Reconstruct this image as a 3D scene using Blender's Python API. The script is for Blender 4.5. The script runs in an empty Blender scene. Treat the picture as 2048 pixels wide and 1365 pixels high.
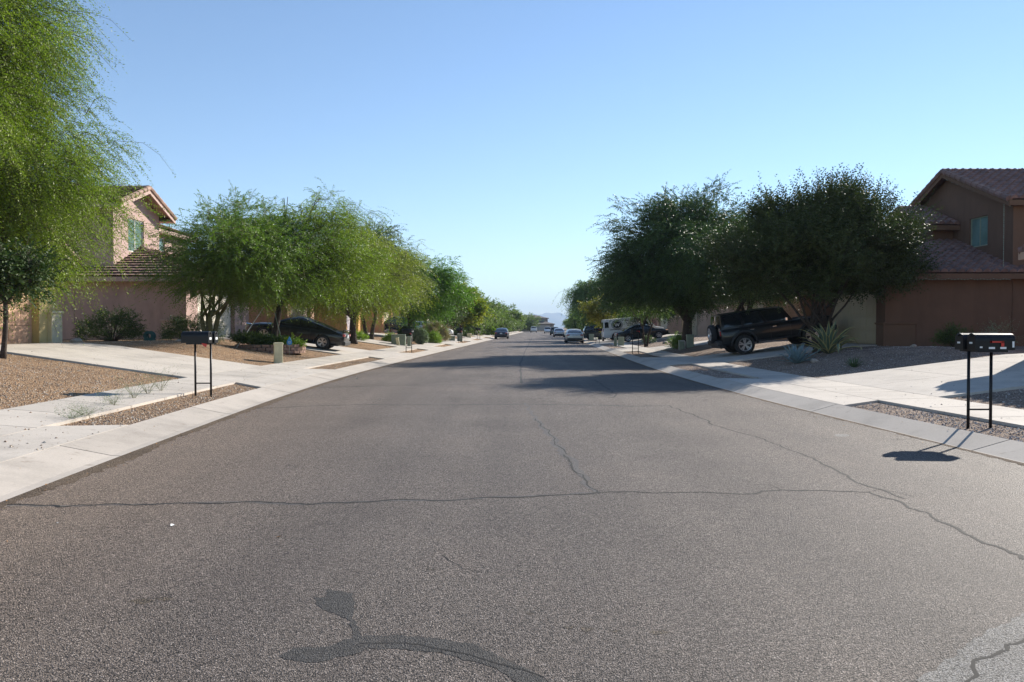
import bpy, bmesh, math, random
import numpy as np
from mathutils import Vector, Matrix
R = math.radians
S = bpy.context.scene
COL = S.collection
# ------------------------------------------------------------------ camera
FPX, HZ, CAMZ = 1570.0, 655.0, 1.55
cam = bpy.data.cameras.new('camera'); camo = bpy.data.objects.new('camera', cam); COL.objects.link(camo)
PITCH = math.atan((682.5 - HZ) / FPX)
cam.sensor_width = 36; cam.lens = FPX / 2048 * 36; cam.clip_start = 0.1; cam.clip_end = 30000
camo.location = (0, 0, CAMZ); camo.rotation_euler = (R(90) - PITCH, 0, 0)
S.camera = camo
# ------------------------------------------------------------------ sky, sun, exposure
SUN_EL, SUN_AZ = R(26.5), R(45)          # azimuth from +Y towards +X
w = bpy.data.worlds.new('World'); S.world = w; w.use_nodes = True
nt = w.node_tree; bg = nt.nodes['Background']
sky = nt.nodes.new('ShaderNodeTexSky'); sky.sky_type = 'NISHITA'; sky.sun_disc = False
sky.sun_elevation = SUN_EL; sky.sun_rotation = SUN_AZ; sky.air_density = 1.0; sky.dust_density = 0.0; sky.ozone_density = 2.8; sky.altitude = 700
nt.links.new(sky.outputs[0], bg.inputs[0]); bg.inputs[1].default_value = 0.095
sl = bpy.data.lights.new('sun', 'SUN'); sl.energy = 5.0; sl.angle = R(0.5); sl.color = (1.0, 0.93, 0.83)
so = bpy.data.objects.new('sun', sl); COL.objects.link(so)
sd = Vector((math.sin(SUN_AZ) * math.cos(SUN_EL), math.cos(SUN_AZ) * math.cos(SUN_EL), math.sin(SUN_EL)))
so.rotation_euler = (-sd).to_track_quat('-Z', 'Y').to_euler()
S.view_settings.view_transform = 'Standard'; S.view_settings.look = 'None'
S.view_settings.exposure = 0.92; S.view_settings.gamma = 1.0
S.render.engine = 'CYCLES'
try:
    S.cycles.max_bounces = 8; S.cycles.transmission_bounces = 6; S.cycles.diffuse_bounces = 3; S.cycles.volume_bounces = 0
except Exception: pass
# ------------------------------------------------------------------ helpers
def tag(o, label=None, cat=None, group=None, kind=None):
    if label: o['label'] = label
    if cat: o['category'] = cat
    if group: o['group'] = group
    if kind: o['kind'] = kind
    return o
def thing(name, label, cat, loc=(0, 0, 0), rotz=0, group=None):
    o = bpy.data.objects.new(name, None); COL.objects.link(o); o.empty_display_size = .2
    o.location = loc; o.rotation_euler = (0, 0, rotz)
    return tag(o, label, cat, group)
def dup(root, loc, rotz, label, group=None, sc=1.0):
    r = root.copy(); COL.objects.link(r); r.location = loc; r.rotation_euler = (root.rotation_euler[0], root.rotation_euler[1], rotz)
    r.scale = (sc, sc, sc); r['label'] = label
    if group: r['group'] = group
    for ch in list(root.children):
        c = ch.copy(); COL.objects.link(c); c.parent = r
        for g in list(ch.children):
            d = g.copy(); COL.objects.link(d); d.parent = c
    return r
def V3(*a): return Vector(a)
class MB:
    def __init__(s): s.v = []; s.f = []; s.m = []; s.mi = 0
    def add(s, vs, fs):
        b = len(s.v); s.v += [tuple(p) for p in vs]
        for f in fs: s.f.append([b + i for i in f]); s.m.append(s.mi)
        return s
    def box(s, c, d, rot=None):
        hx, hy, hz_ = d[0] / 2, d[1] / 2, d[2] / 2
        vs = [Vector((x, y, z)) for x in (-hx, hx) for y in (-hy, hy) for z in (-hz_, hz_)]
        if rot is not None: vs = [rot @ p for p in vs]
        vs = [p + Vector(c) for p in vs]
        return s.add(vs, [(0, 1, 3, 2), (4, 6, 7, 5), (0, 4, 5, 1), (2, 3, 7, 6), (0, 2, 6, 4), (1, 5, 7, 3)])
    def box2(s, a, b): return s.box([(a[i] + b[i]) / 2 for i in range(3)], [abs(b[i] - a[i]) for i in range(3)])
    def quad(s, *p): return s.add(p, [tuple(range(len(p)))])
    def grid(s, P):
        n, m = len(P), len(P[0])
        return s.add([p for r in P for p in r], [(i * m + j, (i + 1) * m + j, (i + 1) * m + j + 1, i * m + j + 1) for i in range(n - 1) for j in range(m - 1)])
    def tube(s, pts, rad, n=6, caps=True):
        pts = [Vector(p) for p in pts]
        if not isinstance(rad, (list, tuple)): rad = [rad] * len(pts)
        rings = []; up = Vector((0, 0, 1))
        for i, p in enumerate(pts):
            t = (pts[min(i + 1, len(pts) - 1)] - pts[max(i - 1, 0)])
            if t.length < 1e-9: t = Vector((0, 0, 1))
            t.normalize()
            a = t.cross(Vector((0.3, 1, 0.1)) if abs(t.y) < .8 else Vector((1, 0.2, 0))).normalized(); b = t.cross(a)
            rings.append([p + (a * math.cos(2 * math.pi * k / n) + b * math.sin(2 * math.pi * k / n)) * rad[i] for k in range(n)])
        b0 = len(s.v); vs = [q for r in rings for q in r]; fs = []
        for i in range(len(pts) - 1):
            for k in range(n):
                fs.append((i * n + k, i * n + (k + 1) % n, (i + 1) * n + (k + 1) % n, (i + 1) * n + k))
        if caps: fs.append(tuple(range(n))[::-1]); fs.append(tuple((len(pts) - 1) * n + k for k in range(n)))
        return s.add(vs, fs)
    def lathe(s, prof, axis_o, axis, n=20, caps=False):      # prof: (radius, along)
        ax = Vector(axis).normalized(); a = ax.cross(Vector((0, 0, 1)) if abs(ax.z) < .9 else Vector((1, 0, 0))).normalized(); b = ax.cross(a); o = Vector(axis_o)
        vs = []; fs = []
        for (r, h) in prof:
            for k in range(n): vs.append(o + ax * h + (a * math.cos(2 * math.pi * k / n) + b * math.sin(2 * math.pi * k / n)) * r)
        for i in range(len(prof) - 1):
            for k in range(n): fs.append((i * n + k, i * n + (k + 1) % n, (i + 1) * n + (k + 1) % n, (i + 1) * n + k))
        if caps: fs.append(tuple(range(n))[::-1]); fs.append(tuple((len(prof) - 1) * n + k for k in range(n)))
        return s.add(vs, fs)
    def prism(s, poly, p0, ex, ey, ez, h):       # polygon in (ex,ey), extruded along ez by h
        p0, ex, ey, ez = map(Vector, (p0, ex, ey, ez)); n = len(poly)
        a = [p0 + ex * x + ey * y for x, y in poly]; b = [p + ez * h for p in a]
        return s.add(a + b, [tuple(range(n))[::-1], tuple(range(n, 2 * n))] + [(i, (i + 1) % n, n + (i + 1) % n, n + i) for i in range(n)])
    def build(s, name, mats, parent=None, smooth=False, bevel=0, recalc=True):
        me = bpy.data.meshes.new(name); me.from_pydata(s.v, [], s.f)
        if not isinstance(mats, (list, tuple)): mats = [mats]
        for m in mats: me.materials.append(m)
        if len(mats) > 1: me.polygons.foreach_set('material_index', s.m)
        if recalc:
            bm = bmesh.new(); bm.from_mesh(me); bmesh.ops.recalc_face_normals(bm, faces=bm.faces); bm.to_mesh(me); bm.free()
        if smooth: me.polygons.foreach_set('use_smooth', [True] * len(me.polygons))
        me.update()
        o = bpy.data.objects.new(name, me); COL.objects.link(o)
        if parent: o.parent = parent
        if bevel:
            b = o.modifiers.new('bevel', 'BEVEL'); b.width = bevel; b.segments = 2; b.limit_method = 'ANGLE'; b.angle_limit = R(40)
        return o
# ------------------------------------------------------------------ materials
def new_mat(name):
    m = bpy.data.materials.new(name); m.use_nodes = True; n = m.node_tree.nodes; l = m.node_tree.links
    return m, n, l, n['Principled BSDF']
def N(n, t, **kw):
    o = n.new(t)
    for k, v in kw.items():
        if k.startswith('_'): setattr(o, k[1:], v)
        else: o.inputs[k].default_value = v
    return o
def ramp(n, stops):
    r = n.new('ShaderNodeValToRGB'); e = r.color_ramp.elements
    while len(e) < len(stops): e.new(0.5)
    for i, (p, c) in enumerate(stops): e[i].position = p; e[i].color = (c[0], c[1], c[2], 1)
    return r
def mixc(n, l, a, b, fac, mode='MIX'):
    m = n.new('ShaderNodeMix'); m.data_type = 'RGBA'; m.blend_type = mode
    for sock, v in ((m.inputs['Factor'], fac), (m.inputs['A'], a), (m.inputs['B'], b)):
        if hasattr(v, 'is_output'): l.new(v, sock)
        elif isinstance(v, (tuple, list)): sock.default_value = (*v[:3], 1)
        else: sock.default_value = v
    return m.outputs['Result']
def mix_sock(m): return m
def mat(name, col, rough=.6, metal=0, var=.12, scale=6, bump=0, bscale=60, spec=.5, coat=0, coord='Object', stain=0):
    m, n, l, p = new_mat(name)
    tc = N(n, 'ShaderNodeTexCoord')
    no = N(n, 'ShaderNodeTexNoise', Scale=scale, Detail=5, Roughness=.6); l.new(tc.outputs[coord], no.inputs['Vector'])
    lo = tuple(max(0, c * (1 - var)) for c in col); hi = tuple(min(1, c * (1 + var)) for c in col)
    r = ramp(n, [(.3, lo), (.7, hi)]); l.new(no.outputs['Fac'], r.inputs[0]); out = r.outputs[0]
    if stain:
        mp = N(n, 'ShaderNodeMapping'); mp.inputs['Scale'].default_value = (1.6, 1.6, .35); l.new(tc.outputs[coord], mp.inputs[0])
        n3 = N(n, 'ShaderNodeTexNoise', Scale=1.5, Detail=6, Roughness=.65); l.new(mp.outputs[0], n3.inputs['Vector'])
        r3 = ramp(n, [(.45, (1, 1, 1)), (.75, (1 - stain,) * 3)]); l.new(n3.outputs['Fac'], r3.inputs[0])
        out = mixc(n, l, out, r3.outputs[0], 1.0, 'MULTIPLY')
    l.new(out, p.inputs['Base Color'])
    p.inputs['Roughness'].default_value = rough; p.inputs['Metallic'].default_value = metal
    p.inputs['Specular IOR Level'].default_value = spec; p.inputs['Coat Weight'].default_value = coat
    p.inputs['Coat Roughness'].default_value = .05
    if bump:
        n2 = N(n, 'ShaderNodeTexNoise', Scale=bscale, Detail=4, Roughness=.65); l.new(tc.outputs[coord], n2.inputs['Vector'])
        b = N(n, 'ShaderNodeBump', Strength=bump, Distance=.02); l.new(n2.outputs['Fac'], b.inputs['Height']); l.new(b.outputs[0], p.inputs['Normal'])
    return m
def m_asphalt(name='asphalt', base=(.150, .123, .105), dark=(.045, .037, .033), light=(.31, .265, .235), gap=.16):
    m, n, l, p = new_mat(name); g = N(n, 'ShaderNodeNewGeometry')
    vo = N(n, 'ShaderNodeTexVoronoi', Scale=122); vo.feature = 'F1'; l.new(g.outputs['Position'], vo.inputs['Vector'])
    sep = N(n, 'ShaderNodeSeparateColor'); l.new(vo.outputs['Color'], sep.inputs[0])
    r1 = ramp(n, [(0, dark), (.35, base), (.72, tuple(c * 1.35 for c in base)), (.93, light), (1, tuple(c * 1.5 for c in light))]); l.new(sep.outputs[0], r1.inputs[0])
    rg = ramp(n, [(.15, (1.12, 1.12, 1.12)), (.45, (1, 1, 1)), (.75, (gap, gap, gap))]); l.new(vo.outputs['Distance'], rg.inputs[0]); r1c = mixc(n, l, r1.outputs[0], rg.outputs[0], 1.0, 'MULTIPLY')
    n1 = N(n, 'ShaderNodeTexNoise', Scale=.35, Detail=6, Roughness=.6); l.new(g.outputs['Position'], n1.inputs['Vector'])
    r2 = ramp(n, [(.28, (.74, .73, .73)), (.5, (1, 1, 1)), (.72, (1.2, 1.17, 1.14))]); l.new(n1.outputs['Fac'], r2.inputs[0])
    c = mixc(n, l, r1c, r2.outputs[0], 1.0, 'MULTIPLY')
    # long wheel-path streaks along the road
    mp = N(n, 'ShaderNodeMapping'); mp.inputs['Scale'].default_value = (1.1, .04, 1); l.new(g.outputs['Position'], mp.inputs[0])
    n2 = N(n, 'ShaderNodeTexNoise', Scale=1.0, Detail=3); l.new(mp.outputs[0], n2.inputs['Vector'])
    r3 = ramp(n, [(.35, (.84, .84, .85)), (.65, (1.1, 1.1, 1.09))]); l.new(n2.outputs['Fac'], r3.inputs[0])
    c = mixc(n, l, c, r3.outputs[0], 1.0, 'MULTIPLY')
    # sandy dust in blotches
    n4 = N(n, 'ShaderNodeTexNoise', Scale=2.2, Detail=8, Roughness=.7); l.new(g.outputs['Position'], n4.inputs['Vector'])
    r4 = ramp(n, [(.56, (0, 0, 0)), (.8, (.45, .45, .45))]); l.new(n4.outputs['Fac'], r4.inputs[0])
    c = mixc(n, l, c, (.19, .155, .125), r4.outputs[0])
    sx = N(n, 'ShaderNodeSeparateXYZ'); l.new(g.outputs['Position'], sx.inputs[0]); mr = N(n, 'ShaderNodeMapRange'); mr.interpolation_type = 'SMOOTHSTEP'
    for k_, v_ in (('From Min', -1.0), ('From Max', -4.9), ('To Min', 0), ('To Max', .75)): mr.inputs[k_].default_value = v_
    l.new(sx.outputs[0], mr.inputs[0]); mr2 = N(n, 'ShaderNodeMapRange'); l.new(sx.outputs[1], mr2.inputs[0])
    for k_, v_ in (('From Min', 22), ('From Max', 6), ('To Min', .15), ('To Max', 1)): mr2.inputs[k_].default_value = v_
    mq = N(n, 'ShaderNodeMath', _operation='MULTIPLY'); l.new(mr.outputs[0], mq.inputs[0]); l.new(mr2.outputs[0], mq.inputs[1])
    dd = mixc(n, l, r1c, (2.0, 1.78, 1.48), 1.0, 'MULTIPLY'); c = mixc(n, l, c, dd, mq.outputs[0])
    l.new(c, p.inputs['Base Color'])
    p.inputs['Roughness'].default_value = .7; p.inputs['Specular IOR Level'].default_value = .3
    n3 = N(n, 'ShaderNodeTexNoise', Scale=260, Detail=3); l.new(g.outputs['Position'], n3.inputs['Vector'])
    mm = N(n, 'ShaderNodeMath', _operation='MULTIPLY_ADD'); l.new(vo.outputs['Distance'], mm.inputs[0]); mm.inputs[1].default_value = -1.2; l.new(n3.outputs['Fac'], mm.inputs[2])
    b = N(n, 'ShaderNodeBump', Strength=1.0, Distance=.008); l.new(mm.outputs[0], b.inputs['Height']); l.new(b.outputs[0], p.inputs['Normal'])
    return m
def m_gravel(name, cols, sc=32):
    m, n, l, p = new_mat(name); g = N(n, 'ShaderNodeNewGeometry')
    vo = N(n, 'ShaderNodeTexVoronoi', Scale=sc, Randomness=1); l.new(g.outputs['Position'], vo.inputs['Vector'])
    sep = N(n, 'ShaderNodeSeparateColor'); l.new(vo.outputs['Color'], sep.inputs[0])
    k = len(cols); r1 = ramp(n, [(i / (k - 1), c) for i, c in enumerate(cols)]); l.new(sep.outputs[0], r1.inputs[0])
    r2 = ramp(n, [(.0, (1.1, 1.1, 1.1)), (.55, (.95, .95, .95)), (.95, (.42, .4, .38))]); r2s = N(n, 'ShaderNodeMath', _operation='MULTIPLY'); l.new(vo.outputs['Distance'], r2s.inputs[0]); r2s.inputs[1].default_value = 1.25; l.new(r2s.outputs[0], r2.inputs[0])
    c = mixc(n, l, r1.outputs[0], r2.outputs[0], 1.0, 'MULTIPLY')
    n1 = N(n, 'ShaderNodeTexNoise', Scale=.8, Detail=6, Roughness=.65); l.new(g.outputs['Position'], n1.inputs['Vector'])
    r3 = ramp(n, [(.3, (.72, .7, .68)), (.7, (1.22, 1.18, 1.12))]); l.new(n1.outputs['Fac'], r3.inputs[0])
    c = mixc(n, l, c, r3.outputs[0], 1.0, 'MULTIPLY'); l.new(c, p.inputs['Base Color']); p.inputs['Roughness'].default_value = .95; p.inputs['Specular IOR Level'].default_value = .2
    b = N(n, 'ShaderNodeBump', Strength=1, Distance=.03, _invert=True); l.new(vo.outputs['Distance'], b.inputs['Height']); l.new(b.outputs[0], p.inputs['Normal'])
    return m
def m_concrete(name, col):
    m, n, l, p = new_mat(name); g = N(n, 'ShaderNodeNewGeometry')
    n1 = N(n, 'ShaderNodeTexNoise', Scale=.9, Detail=8, Roughness=.68); l.new(g.outputs['Position'], n1.inputs['Vector'])
    r1 = ramp(n, [(.28, tuple(c * .74 for c in col)), (.5, col), (.75, tuple(c * 1.10 for c in col))]); l.new(n1.outputs['Fac'], r1.inputs[0])
    n2 = N(n, 'ShaderNodeTexNoise', Scale=45, Detail=4, Roughness=.8); l.new(g.outputs['Position'], n2.inputs['Vector'])
    r2 = ramp(n, [(.3, (.88, .88, .88)), (.7, (1.08, 1.08, 1.08))]); l.new(n2.outputs['Fac'], r2.inputs[0])
    c = mixc(n, l, r1.outputs[0], r2.outputs[0], 1.0, 'MULTIPLY')
    rp = N(n, 'ShaderNodeObjectInfo')
    n3 = N(n, 'ShaderNodeTexNoise', Scale=6, Detail=3, Roughness=.5); l.new(g.outputs['Position'], n3.inputs['Vector'])
    r3 = ramp(n, [(.64, (1, 1, 1)), (.74, (.62, .58, .54))]); l.new(n3.outputs['Fac'], r3.inputs[0])
    c = mixc(n, l, c, r3.outputs[0], .6, 'MULTIPLY')
    ri = ramp(n, [(0, (.93, .93, .93)), (1, (1.05, 1.05, 1.05))]); l.new(g.outputs['Random Per Island'], ri.inputs[0])
    c = mixc(n, l, c, ri.outputs[0], 1.0, 'MULTIPLY')
    l.new(c, p.inputs['Base Color']); p.inputs['Roughness'].default_value = .85; p.inputs['Specular IOR Level'].default_value = .3
    b = N(n, 'ShaderNodeBump', Strength=.3, Distance=.006); l.new(n2.outputs['Fac'], b.inputs['Height']); l.new(b.outputs[0], p.inputs['Normal'])
    return m
def m_leaf(name, a, b, trans=.4, rough=.5, spec=.4, tcol=None):
    m, n, l, p = new_mat(name)
    at = N(n, 'ShaderNodeAttribute'); at.attribute_name = 'clump'; g = N(n, 'ShaderNodeNewGeometry')
    mx = N(n, 'ShaderNodeMath', _operation='MULTIPLY_ADD'); l.new(g.outputs['Random Per Island'], mx.inputs[0]); mx.inputs[1].default_value = .45
    m2 = N(n, 'ShaderNodeMath', _operation='MULTIPLY'); l.new(at.outputs['Fac'], m2.inputs[0]); m2.inputs[1].default_value = .55; l.new(m2.outputs[0], mx.inputs[2])
    r = ramp(n, [(.05, a), (.95, b)]); l.new(mx.outputs[0], r.inputs[0])
    l.new(r.outputs[0], p.inputs['Base Color']); p.inputs['Roughness'].default_value = rough; p.inputs['Specular IOR Level'].default_value = spec
    t = N(n, 'ShaderNodeBsdfTranslucent'); tc = mixc(n, l, r.outputs[0], tcol or (1.0, 1.3, .55), 1.0, 'MULTIPLY'); l.new(tc, t.inputs['Color'])
    ms = N(n, 'ShaderNodeMixShader'); ms.inputs[0].default_value = trans; l.new(p.outputs[0], ms.inputs[1]); l.new(t.outputs[0], ms.inputs[2])
    l.new(ms.outputs[0], n['Material Output'].inputs['Surface'])
    return m
def m_paint(name, col, flake=0.0, rough=.35):
    m = mat(name, col, rough=rough, metal=flake, var=.04, scale=3, coat=.55, spec=.3); return m
M = {}
M['asphalt'] = m_asphalt()
M['grit'] = m_gravel('gutter_grit', [(.12, .09, .07), (.24, .18, .13), (.32, .26, .2), (.18, .14, .11)], 75)
M['asphalt_light'] = m_asphalt('worn_asphalt', (.23, .22, .205), (.1, .098, .096), (.32, .31, .3))
M['seal'] = m_asphalt('sealed_asphalt', (.105, .098, .094), (.075, .070, .068), (.15, .14, .135), .8)
M['tar'] = m_asphalt('tar_patch', (.062, .057, .053), (.03, .028, .027), (.10, .095, .09), .6)
M['pit'] = m_asphalt('ravelled_asphalt', (.10, .08, .06), (.02, .017, .015), (.26, .2, .14), .2)
M['crack'] = mat('crack_dark', (.008, .0075, .007), .9, var=.2)
M['conc'] = m_concrete('concrete', (.50, .452, .395))
M['conc2'] = m_concrete('kerb_concrete', (.46, .41, .355))
M['gravL'] = m_gravel('gravel_tan', [(.17, .10, .055), (.38, .235, .13), (.47, .31, .19), (.55, .42, .29), (.30, .19, .12)], 42)
M['gravR'] = m_gravel('gravel_pink', [(.16, .115, .09), (.32, .235, .18), (.38, .29, .235), (.5, .42, .36), (.23, .17, .135)], 36)
M['earth'] = m_gravel('dry_ground', [(.2, .15, .1), (.3, .22, .16), (.26, .2, .15)], 3)
M['black'] = mat('black_enamel', (.007, .007, .008), .42, var=.2, spec=.3)
M['rubber'] = mat('rubber', (.018, .018, .018), .8, var=.3, scale=20)
M['plastic'] = mat('black_plastic', (.02, .02, .021), .55, var=.2)
M['glass'] = mat('tinted_glass', (.012, .014, .016), .04, var=.1, spec=.9)
M['wglass'] = mat('window_glass', (.13, .21, .19), .08, var=.25, scale=1.5, spec=.9)
M['rim'] = mat('alloy', (.5, .5, .51), .3, metal=.9, var=.05)
M['chrome'] = mat('chrome', (.8, .8, .82), .12, metal=1, var=.03)
M['redlamp'] = mat('red_lens', (.35, .015, .012), .12, var=.1, spec=.8, coat=.5)
M['plate'] = mat('licence_plate', (.55, .6, .62), .4, var=.08)
M['bark'] = mat('bark', (.055, .04, .03), .95, var=.45, scale=14, bump=1, bscale=35)
M['barkg'] = mat('bark_green', (.13, .12, .05), .85, var=.4, scale=10, bump=.6, bscale=30)
M['white'] = mat('white_trim', (.72, .71, .67), .5, var=.05)
M['red'] = mat('red_paint', (.5, .025, .015), .35, var=.1)
M['sticker'] = mat('sticker', (.75, .76, .76), .4, var=.05)
M['util'] = mat('utility_green', (.23, .27, .2), .6, var=.15, scale=3, bump=.1)
M['cream'] = mat('utility_cream', (.62, .56, .35), .6, var=.12, scale=4, stain=.25)
M['brick'] = mat('planter_brick', (.32, .2, .15), .9, var=.3, scale=9, bump=.5)
M['blue'] = mat('blue_sign', (.02, .25, .62), .4, var=.1)
M['stone'] = mat('stone', (.36, .3, .25), .9, var=.3, scale=12, bump=.6, bscale=30)
M['tile'] = mat('roof_tile_brown', (.30, .19, .14), .8, var=.35, scale=2.2, bump=.3, bscale=25)
M['tile2'] = mat('roof_tile_grey', (.20, .115, .095), .78, var=.4, scale=2.5, bump=.3, bscale=25)

M['tile3'] = mat('roof_tile_far', (.15, .13, .115), .85, var=.2, scale=1)
# ------------------------------------------------------------------ the lie of the land
CP = [(-60, 6.6), (-30, 4.0), (-10, 2.25), (0, 1.35), (7, .72), (11, .45), (17, .12), (23, 0), (30, .08), (42, .5), (74, 1.78), (100, 2.82), (200, 6.8), (400, 14.8), (500, 18.8)]
def C(y):
    y = max(CP[0][0], min(CP[-1][0], y)); i = 0
    while i < len(CP) - 2 and CP[i + 1][0] < y: i += 1
    def sl(k):
        a, b = CP[max(k - 1, 0)], CP[min(k + 1, len(CP) - 1)]; return (b[1] - a[1]) / (b[0] - a[0])
    (x0, y0), (x1, y1) = CP[i], CP[i + 1]; h = x1 - x0; t = (y - x0) / h
    return (2 * t**3 - 3 * t * t + 1) * y0 + (t**3 - 2 * t * t + t) * h * sl(i) + (-2 * t**3 + 3 * t * t) * y1 + (t**3 - t * t) * h * sl(i + 1)
HW = 5.25; HAZE = 0.00016
PROF = {-1: [(0, 0), (.12, .008), (.75, .13), (1.6, .2), (2.9, .30), (8.2, 1.05), (9e3, 1.05)],
        1: [(0, 0), (.03, .004), (.5, .14), (1.5, .165), (2.8, .20), (8.2, .88), (9e3, .88)]}
OFF = {-1: (.75, 1.6, 2.9), 1: (.5, 1.5, 2.8)}
def ho(side, o):
    if o <= 0: return 0.0
    P = PROF[side]
    for (a, za), (b, zb) in zip(P, P[1:]):
        if o <= b: return za + (zb - za) * (o - a) / (b - a)
    return P[-1][1]
def hz(x, y):
    s = x - C(y); return ho(1 if s > 0 else -1, abs(s) - HW)
MOUND = [(-11.2, 28.3, 1.7, 1.6, .30), (-12.0, 15.2, 2.4, 2.0, .16), (11.3, 26.3, 1.6, 2.2, .14), (10.4, 42.5, 1.3, 2.2, .2), (-9.6, 58.3, 1.2, 1.6, .18), (12.8, 24.5, 2, 2, .1), (9.4, 37.8, .8, 1.0, .1)]
def gz(x, y):
    z = hz(x, y) - .045
    for (mx, my, rx, ry, h) in MOUND: z += h * math.exp(-((x - mx) / rx)**2 - ((y - my) / ry)**2)
    return z
def px(x, y, z=0.0):                      # photograph pixel -> point at height z
    a = (x - 1024) / FPX; b = (682.5 - y) / FPX
    d = Vector((a, math.cos(PITCH) + b * math.sin(PITCH), -math.sin(PITCH) + b * math.cos(PITCH)))
    t = (z - CAMZ) / d.z; return Vector((0, 0, CAMZ)) + d * t
def struct(o): o['kind'] = 'structure'; return o
def ylist(a, b):
    ys = [a]; 
    while ys[-1] < b - 1e-6: ys.append(min(b, ys[-1] + max(.5, abs(ys[-1]) * .03)))
    return ys
YEND = 262
# ground to the horizon
g = MB(); xs = [-20000, -2500, -600, -140, 160, 600, 2500, 20000]; ys = [-300, -40, 100, 290, 700, 2000, 20000]
g.grid([[(x, y, -.25) for x in xs] for y in ys]); struct(g.build('ground', M['earth']))
# road
rys = ylist(-14, YEND); cols = [-1, -.97, -.75, -.5, -.25, 0, .25, .5, .75, .97, 1]
g = MB(); g.grid([[(C(y) + HW * c, y, .035 * (1 - c * c) if abs(c) < .99 else 0) for c in cols] for y in rys])
road = struct(g.build('road', M['asphalt'], smooth=True))
g = MB(); g.grid([[(x, y, -.004) for x in (-70, C(YEND) - HW, C(YEND) + HW, 95)] for y in (YEND, YEND + 9.5)])
struct(g.build('cross_road', M['asphalt']))
def rz(x, y):
    c = max(-1, min(1, (x - C(y)) / HW)); i = max(k for k in range(10) if cols[k] <= c + 1e-9); f = lambda q: .035 * (1 - q * q) if abs(q) < .99 else 0
    a, b = cols[i], cols[i + 1]; return f(a) + (f(b) - f(a)) * (c - a) / (b - a)
rnd = random.Random(3)
def ribbon(pts, wid, material, name, dz=.0010, jit=.02, step=.12, seed=0):
    rr = random.Random(seed); P = [px(*p[:2]) for p in pts]; Wd = wid if isinstance(wid, list) else [wid] * len(P); out = []
    for i in range(len(P) - 1):
        L = (P[i + 1] - P[i]).length; k = max(1, int(L / step))
        for j in range(k):
            t = j / k; p = P[i].lerp(P[i + 1], t); out.append((p.x + rr.uniform(-jit, jit), p.y + rr.uniform(-jit, jit), Wd[i] + (Wd[i + 1] - Wd[i]) * t))
    out.append((P[-1].x, P[-1].y, Wd[-1])); m = MB(); row = []; ph = [rr.uniform(0, 6) for _ in range(6)]; am = min(jit, .02) * 1.0
    out = [(x + am * (math.sin(i * .9 + ph[0]) + .8 * math.sin(i * .37 + ph[1])), y + am * (math.sin(i * .71 + ph[2]) + .9 * math.sin(i * .29 + ph[3])), w__) for i, (x, y, w__) in enumerate(out)]
    for i, (x, y, wd) in enumerate(out):
        a = out[max(0, i - 1)]; b = out[min(len(out) - 1, i + 1)]; t = Vector((b[0] - a[0], b[1] - a[1])); t.normalize(); nx, ny = -t.y, t.x
        wl = wd * rr.uniform(.5, 1.3) / 2; wr = wd * rr.uniform(.5, 1.3) / 2
        p, q = (x + nx * wl, y + ny * wl), (x - nx * wr, y - ny * wr)
        row.append([(p[0], p[1], rz(*p) + dz), (q[0], q[1], rz(*q) + dz)])
    m.grid(row); return m.build(name, material, road, recalc=False)
ribbon([(-60, 1004), (130, 1015), (300, 1012), (480, 1010), (620, 1015), (800, 1007), (900, 1009), (1020, 1002), (1190, 994)], .05, M['seal'], 'crack', seed=1)
ribbon([(-60, 1004), (130, 1015), (300, 1012), (480, 1010), (620, 1015), (800, 1007), (900, 1009), (1020, 1002), (1190, 994), (1400, 992), (1510, 995), (1560, 987), (1700, 990), (1735, 990), (1800, 1010), (1900, 1060), (2048, 1125), (2200, 1180)], .034, M['crack'], 'crack', dz=.0018, seed=2, step=.07)
ribbon([(1196, 994), (1160, 955), (1130, 915), (1100, 878), (1070, 840), (1050, 810)], [.05, .09, .11, .09, .08, .05], M['seal'], 'crack', seed=3, dz=.0014, jit=.03)
ribbon([(1192, 994), (1160, 957), (1128, 915)], .022, M['crack'], 'crack', seed=13, dz=.00185, jit=.02)
ribbon([(498, 818), (700, 812), (900, 814), (1050, 812), (1180, 814), (1280, 816), (1335, 814)], .10, M['tar'], 'crack', seed=4)
ribbon([(1335, 814), (1380, 830), (1440, 858), (1520, 880), (1600, 910), (1680, 950), (1740, 980), (1810, 1003)], .030, M['crack'], 'crack', seed=5, dz=.0016)
ribbon([(640, 776), (800, 773), (1060, 772), (1300, 776)], .12, M['tar'], 'crack', seed=6)
ribbon([(1045, 770), (1040, 735), (1048, 708), (1060, 685), (1067, 670)], .09, M['tar'], 'crack', seed=7, step=.8, jit=.03)
ribbon([(1220, 800), (1235, 793), (1215, 780), (1190, 762)], .05, M['tar'], 'crack', seed=8)
ribbon([(1520, 880), (1700, 882), (1850, 880)], .012, M['seal'], 'crack', seed=9, dz=.006)
def spatch(pts, material, dz, name):
    P = [px(*p) for p in pts]; c = sum(P, Vector()) / len(P); m = MB(); rr = random.Random(5)
    ring = []
    for i in range(len(P)):
        a, b = P[i], P[(i + 1) % len(P)]; k = max(2, int((b - a).length / .035))
        for j in range(k): q = a.lerp(b, j / k); ring.append((q.x + rr.uniform(-.010, .010), q.y + rr.uniform(-.012, .012)))
    vs = [(c.x, c.y, rz(c.x, c.y) + dz)] + [(x, y, rz(x, y) + dz) for x, y in ring]; n = len(ring)
    m.add(vs[1:], [tuple(range(n))]); return m.build(name, material, road, recalc=False)
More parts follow.
